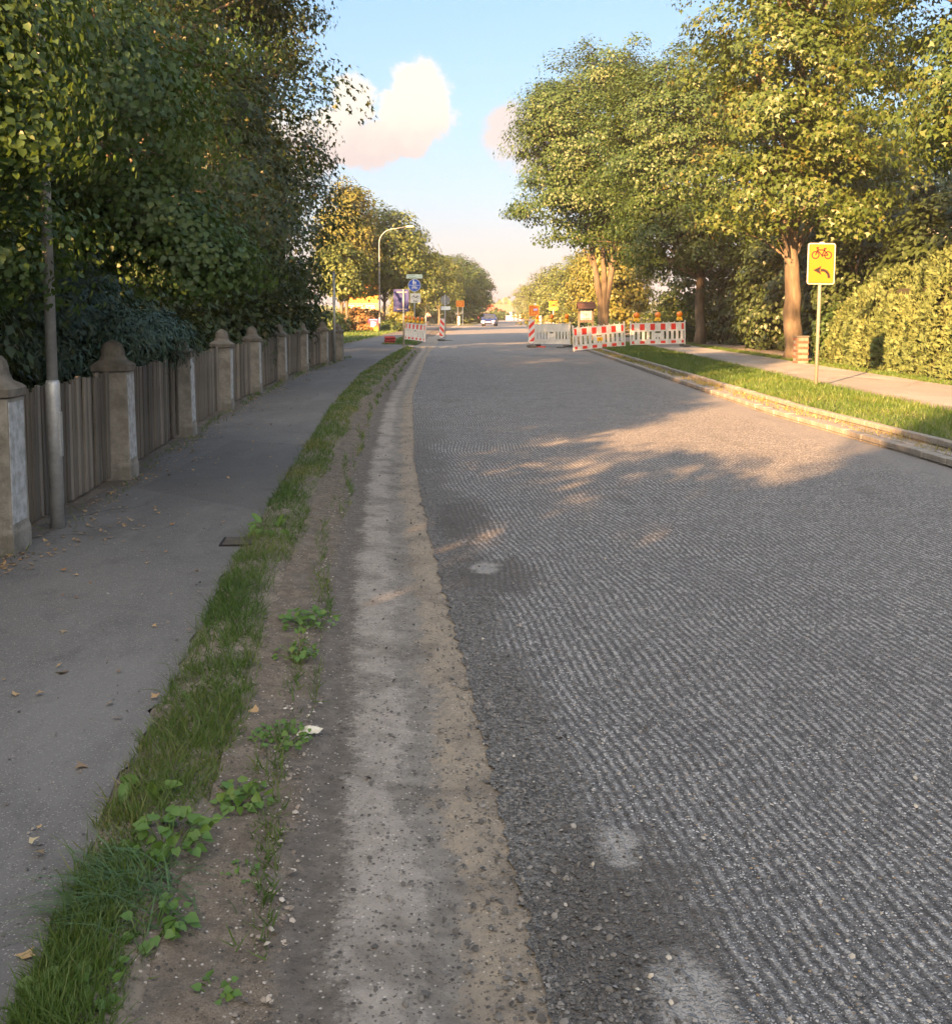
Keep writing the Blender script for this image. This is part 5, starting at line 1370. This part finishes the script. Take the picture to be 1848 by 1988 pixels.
# ------------------------------------------------------------------ grass, weeds, fallen leaves, stones
L_GRASS = leafmat('verge_grass', [(.036, .075, .018), (.05, .098, .022), (.068, .12, .028), (.10, .13, .04), (.21, .18, .09)], .35, gloss=.5)
L_GRASSY = leafmat('sunny_grass', [(.035, .075, .014), (.048, .095, .017), (.065, .11, .022), (.10, .115, .035)], .35, gloss=.5)
L_WEED = leafmat('weed_leaves', [(.05, .105, .02), (.07, .14, .026), (.11, .17, .035)], .3)
L_FALL = leafmat('fallen_leaf', [(.12, .075, .045), (.20, .11, .05), (.30, .21, .11), (.14, .10, .07), (.36, .32, .21)], .15, gloss=.7)
def grass(name, label, Y, xl, xr, zf, hmin, hmax, wd, seed, mat, lean=.5, power=1.0, clump=.0):
    rng = np.random.default_rng(seed)
    n = len(Y); t = rng.random(n) ** power
    if clump:
        k = wob(np.stack([t * 3, Y * 4, 0 * Y], -1), seed, 1.6) + .45 * wob(np.stack([t * 9, Y * 14, 0 * Y], -1), seed + 5, 1.6) + rng.normal(size=n) * .3 > clump
        Y, t = Y[k], t[k]; n = len(Y)
    X = xl(Y) * (1 - t) + xr(Y) * t
    C = np.stack([X, Y, zf(t, X, Y) - .004], -1)
    T = rng.normal(size=(n, 3)) * lean + np.array([0, 0, 1.0]); T[:, 2] = np.abs(T[:, 2]) + .3
    N = rng.normal(size=(n, 3)); N[:, 2] *= .2
    h = rng.uniform(hmin, hmax, n) * (1 + .35 * wob2(X, Y, seed + 1, 5.))
    S = np.stack([np.full(n, wd) * rng.uniform(.7, 1.4, n) * np.clip(Y / 9, .8, 4), h, h * .8], -1)
    return struct(scatter(name, C, N, T, S, BLADE, mat), 'stuff', label)
def ydist(rng, n, a, b, p=1.5):  # more of them near the camera
    u = rng.random(n); q = 1 - p
    return (a ** q + u * (b ** q - a ** q)) ** (1 / q)
rg = np.random.default_rng(301)
grass('verge_grass', 'grass growing along the left path edge', ydist(rg, 42000, 1.9, 44.5, 1.15), lambda y: X_PATH_R(y) - .01, lambda y: X_GRASS(y) + .0 + .04 * np.sin(y * 2.1), z_verge, .02, .074, .0046, 302, L_GRASS, .85, clump=-.42)
grass('verge_grass', 'longer bent grass blades in the left verge', ydist(rg, 3000, 1.9, 20, 1.4), lambda y: X_PATH_R(y) - .03, lambda y: X_GRASS(y) - .02, z_verge, .06, .14, .0036, 303, L_GRASS, .9, clump=.15)
grass('shoulder_weeds', 'second thin line of grass and weeds on the soil bank', ydist(rg, 12000, 2.2, 40, 1.1), lambda y: X_GRASS(y) + .13 + .03 * np.sin(y * 1.7), lambda y: X_GRASS(y) + .27 + .03 * np.sin(y * 1.7), lambda t, X, Y: .028 + 0 * t, .02, .08, .005, 304, L_GRASS, .9, clump=.5)
grass('verge_grass', 'sunlit mown grass between the kerbs and the right-hand path', rg.uniform(9.5, 48, 46000), lambda y: X_KERB2(y) + .09, lambda y: X_RP_L(y) + .06, lambda t, X, Y: Z_RPATH - .02 + .03 * np.sin(t * PI), .05, .12, .0055, 305, L_GRASSY, .6)
grass('kerb_weeds', 'dry weeds in the channel between the kerbs', rg.uniform(9.5, 46, 5200), lambda y: X_ROAD_R(y) + .15, lambda y: X_KERB2(y) - .01, lambda t, X, Y: .06 + 0 * t, .04, .10, .006, 306, leafmat('dry_grass', [(.13, .13, .04), (.20, .17, .06), (.08, .11, .03)], .3), .8, clump=.1)
grass('verge_grass', 'thin grass between the right-hand path and the hedge', rg.uniform(14, 50, 12000), lambda y: X_RP_R(y) - .05, lambda y: X_RP_R(y) + .55, lambda t, X, Y: Z_RPATH - .01 + 0 * t, .04, .10, .006, 307, L_GRASSY, .7)
grass('fence_weeds', 'weeds along the foot of the fence', rg.uniform(4, 34, 2600), lambda y: X_FENCE(y) + .08, lambda y: X_FENCE(y) + .28, lambda t, X, Y: Z_PATH + 0 * t, .03, .10, .006, 308, L_GRASS, .9, power=2, clump=.25)
grass('island_grass', 'grass island in front of the slanting barrier', rg.uniform(47.5, 62, 9000), lambda y: -4.35 + .0 * y, lambda y: -2.75 - .03 * (y - 47), lambda t, X, Y: Z_PATH + 0 * t, .05, .12, .007, 309, L_GRASS, .6)
grass('far_grass', 'grass between the far path and the bushes', rg.uniform(36, 90, 14000), lambda y: X_PATH_L(y) - 4.5, lambda y: X_PATH_L(y) + .05, lambda t, X, Y: .06 + 0 * t, .06, .16, .009, 310, L_GRASSY, .6)
isl = MB(); isl.prism([(-4.4, 49.0), (-3.4, 47.2), (-2.8, 47.2), (-2.75, 52), (-3.1, 60), (-3.9, 62), (-4.4, 57)], .03, .085, 'z'); struct(isl.build('grass_island', M_GROUND))
# broad-leaved plants in the near verge, one by one
def weed(name, label, px, py, leaf, n, size, spread, h, seed, up=.6, mat=None, zz=.06):
    rng = np.random.default_rng(seed); g0 = G(px, py, zz)
    root = thing(name, label, 'plant', g0)
    a = rng.uniform(0, 2 * PI, n); r = spread * np.sqrt(rng.random(n))
    C = np.stack([r * np.cos(a), r * np.sin(a), h * (.25 + .75 * rng.random(n)) * (1 - .5 * (r / spread) ** 2)], -1)
    N = rng.normal(size=(n, 3)) * .35 + np.array([0, -.25, 1]); T = np.stack([np.cos(a), np.sin(a), -.2 + 0 * a], -1) + rng.normal(size=(n, 3)) * .5
    scatter('leaves', C, N, T, size * .8 * rng.uniform(.6, 1.25, n), leaf, mat or L_WEED, root)
    mb = MB()
    for c in C[:min(n, 26)]: mb.tube([(c[0] * .25, c[1] * .25, -.02), (c[0] * .7, c[1] * .7, c[2] * .6), tuple(c)], [.0022, .0018, .001], 5, cap=False)
    mb.build('stems', mat or L_WEED, root)
    return root
DOCK = ([(0, 0, 0), (.16, .15, .03), (.22, .45, .04), (.15, .8, 0), (0, 1, -.1), (-.15, .8, 0), (-.22, .45, .04), (-.16, .15, .03)], [(0, 1, 2, 3, 4), (0, 4, 5, 6, 7)])
weed('dock_plant', 'dock plant with two big leaves reaching over the path edge', 268, 1545, DOCK, 5, .115, .05, .07, 1)
weed('balm_plant', 'bright green leafy weed on the soil bank beside the dirt', 470, 1560, HEART, 60, .036, .085, .06, 2, zz=.03)
weed('nettle_clump', 'trailing clump of toothed green leaves above the long grass tuft', 330, 1640, HEART, 75, .042, .13, .07, 3)
weed('small_weed', 'small pale weed at the bottom edge of the dirt', 420, 1935, HEART, 16, .024, .045, .04, 4, zz=.02)
weed('small_weed', 'small weed below the bright leafy one', 445, 1610, HEART, 12, .026, .03, .03, 5, zz=.02)
weed('small_weed', 'wispy weed in the brown dirt midway down', 470, 1710, HEART, 18, .018, .05, .05, 6, zz=.02)
weed('leafy_weed', 'leafy weed patch on the bank left of the white scrap', 545, 1440, HEART, 90, .026, .11, .06, 7, zz=.03)
weed('leafy_weed', 'leafy weed with broad leaves higher up the bank', 600, 1215, HEART, 60, .04, .13, .08, 8, zz=.03)
weed('leafy_weed', 'small weed patch where the bank meets the dirt', 575, 1275, HEART, 40, .032, .10, .06, 9, zz=.03)
weed('broadleaf_weed', 'broad-leaved weed at the path edge beside the drain cover', 515, 1035, DOCK, 14, .11, .12, .09, 10)
weed('broadleaf_weed', 'broad-leaved weed at the bottom left corner', 150, 1930, HEART, 40, .04, .11, .05, 11)
weed('broadleaf_weed', 'low broad leaves in the grass near the left bottom', 300, 1800, HEART, 40, .035, .09, .04, 12)
weed('ivy_sprig', 'leafy sprig climbing the boards left of the second pillar', 205, 910, HEART, 26, .09, .10, .55, 13, zz=.1)
# long arching grass tuft
rng = np.random.default_rng(44); n = 420
g0 = G(255, 1745, .06)
tuft = thing('grass_tuft', 'tuft of long arching blue-green grass leaning over the path edge', 'grass tuft', g0)
C = np.stack([rng.normal(size=n) * .05, rng.normal(size=n) * .085, np.zeros(n)], -1)
T = rng.normal(size=(n, 3)) * .45 + np.array([-.45, -.1, .9]); N = np.stack([T[:, 0], T[:, 1], -T[:, 2] * .3 - .6], -1)
hh = rng.uniform(.09, .22, n)
scatter('blades', C, N, T, np.stack([np.full(n, .0042), hh, hh * 1.1], -1), BLADE, leafmat('blue_green_grass', [(.04, .085, .03), (.06, .115, .045), (.09, .14, .06)], .3), tuft)

# fallen leaves on the left path
rng = np.random.default_rng(55); n = 1900
Y = ydist(rng, n, 2.2, 34, 1.0001); t = np.abs(rng.normal(size=n)) * .10 + .2 * rng.random(n) ** 3
t = np.clip(t * (1 + .6 * np.sin(Y * 2.1)), 0, 1)
t[:170] = rng.random(170)
X = (X_PATH_L(Y) + .12) * (1 - t) + (X_PATH_R(Y) - .02) * t
C = np.stack([X, Y, np.full(n, Z_PATH + .012)], -1)
struct(scatter('fallen_leaves', C, rng.normal(size=(n, 3)) * .25 + np.array([0, 0, 1]), rng.normal(size=(n, 3)), rng.uniform(.014, .038, n), MAPLE, L_FALL), 'stuff', 'small dry leaves scattered on the path, thickest along the fence')
def one_leaf(px, py, label, s=.045, zz=Z_PATH + .006, mat=None):
    rng = np.random.default_rng(int(px)); g0 = G(px, py, zz)
    o = scatter('fallen_leaf', np.zeros((1, 3)), np.array([[rng.normal() * .2, rng.normal() * .2, 1]]), rng.normal(size=(1, 3)), np.array([s]), MAPLE, mat or L_FALL)
    o.location = g0; tag(o, label, 'leaf')
one_leaf(165, 1483, 'curled tan leaf on the path left of the dock plant')
one_leaf(45, 1862, 'brown leaf on the path at the bottom left')
one_leaf(503, 1378, 'orange leaf lying on the soil bank', .05, .05)
one_leaf(130, 1305, 'tan leaf on the middle of the near path', .06)
# pale scrap of paper
g0 = G(600, 1424, .025)
mb = MB(); mb.add([(-.05, -.01, .0), (-.015, -.028, .012), (.03, -.018, .004), (.052, .006, .01), (.02, .02, .018), (-.02, .016, .02), (0, 0, .03)], [(0, 1, 6), (1, 2, 6), (2, 3, 6), (3, 4, 6), (4, 5, 6), (5, 0, 6)])
o = mb.build('paper_scrap', M('crumpled_paper', (.52, .50, .42), (.38, .36, .3), 40, .8)); o.location = g0; o.rotation_euler.z = .3
tag(o, 'crumpled pale scrap of paper lying beside the weeds', 'litter')

# loose stones: dark asphalt crumb, pale grit
def stones(name, label, n, a, b, xl, xr, z, smin, smax, cols, seed, p=1.6, gauss=None):
    rng = np.random.default_rng(seed)
    Y = ydist(rng, n, a, b, p)
    if gauss: t = (gauss[0] + rng.normal(size=n) * gauss[1]) % 1.0
    else: t = rng.random(n)
    X = xl(Y) * (1 - t) + xr(Y) * t
    s = smin * rng.uniform(.6, 1.2, n) + (smax - smin) * 1.25 * rng.random(n) ** 6
    C = np.stack([X, Y, np.full(n, z) + s * .2], -1)
    S = np.stack([s * rng.uniform(.7, 1.3, n), s * rng.uniform(.7, 1.3, n), s * rng.uniform(.5, .9, n)], -1)
    m, nt, bb = newmat(name + '_stone')
    r = nt.node('ShaderNodeNewGeometry').outputs['Random Per Island']
    nt.put(bb.inputs['Base Color'], nt.ramp(r, [(i / (len(cols) - 1), c) for i, c in enumerate(cols)])); bb.inputs['Roughness'].default_value = .9
    return struct(scatter(name, C, rng.normal(size=(n, 3)) * .35 + np.array([0, 0, 1]), rng.normal(size=(n, 3)), S, PEB, m), 'stuff', label)
DK = [(.035, .034, .034), (.07, .067, .064), (.12, .115, .108)]
PALE = [(.07, .068, .066), (.13, .125, .12), (.25, .24, .22), (.36, .33, .28)]
stones('asphalt_crumbs', 'dark asphalt crumbs strewn along the torn road edge', 6500, 1.9, 26, X_GRASS, lambda y: X_ROAD_L(y) + .35, .003, .0018, .0095, DK, 61, 1.6, (.72, .19))
stones('asphalt_crumbs', 'heap of dark crumbs right at the road edge', 7000, 1.9, 22, lambda y: X_ROAD_L(y) - .10, lambda y: X_ROAD_L(y) + .7, .006, .0018, .0085, DK + [(.16, .155, .15)], 62, 1.5, (.24, .17))
stones('grit', 'pale grit on the milled road', 9000, 1.9, 14, X_ROAD_L, X_ROAD_R, .008, .0015, .0072, PALE, 63, 1.8)
stones('grit', 'grit and pebbles in the soil bank', 5000, 1.9, 18, X_GRASS, lambda y: X_GRASS(y) + .30, .026, .0015, .009, [(.07, .06, .05), (.12, .10, .085), (.19, .165, .14), (.33, .31, .28)], 64, 1.6)
stones('grit', 'grit spilled on the left path', 2500, 2.0, 14, X_PATH_L, X_PATH_R, Z_PATH + .004, .0015, .007, [(.05, .048, .046), (.10, .095, .09), (.2, .19, .18)], 65, 1.5)
# flat drain cover in the path
g0 = G(468, 1052, Z_PATH)
root = thing('drain_cover', 'small iron drain grate at the path edge by the grass', 'drain', (g0.x, g0.y, Z_PATH + .006), .1)
mb = MB(); mb.box(-.12, .12, -.12, .12, -.05, .002); mb.build('frame', M_BLACK, root, bevel=.003)
for k in range(6):
    mb = MB(); mb.box(-.10, .10, -.10 + k * .036, -.085 + k * .036, .002, .006); mb.build('bar', M_FOOT, root)

# ------------------------------------------------------------------ morning air
mb = MB(); mb.box(-420, 420, -60, 620, -1.2, 19.5)
hz = mb.build('haze', None)
m = bpy.data.materials.new('haze_air'); m.use_nodes = True
nt = NT(m.node_tree)
m.node_tree.nodes.remove(m.node_tree.nodes['Principled BSDF'])
pv = nt.node('ShaderNodeVolumePrincipled', {'Color': (.96, .96, 1.0, 1), 'Density': .00036, 'Anisotropy': .1})
nt.l.new(pv.outputs[0], m.node_tree.nodes['Material Output'].inputs['Volume'])
hz.data.materials.append(m)
struct(hz, 'stuff', 'thin pale morning haze over the street')
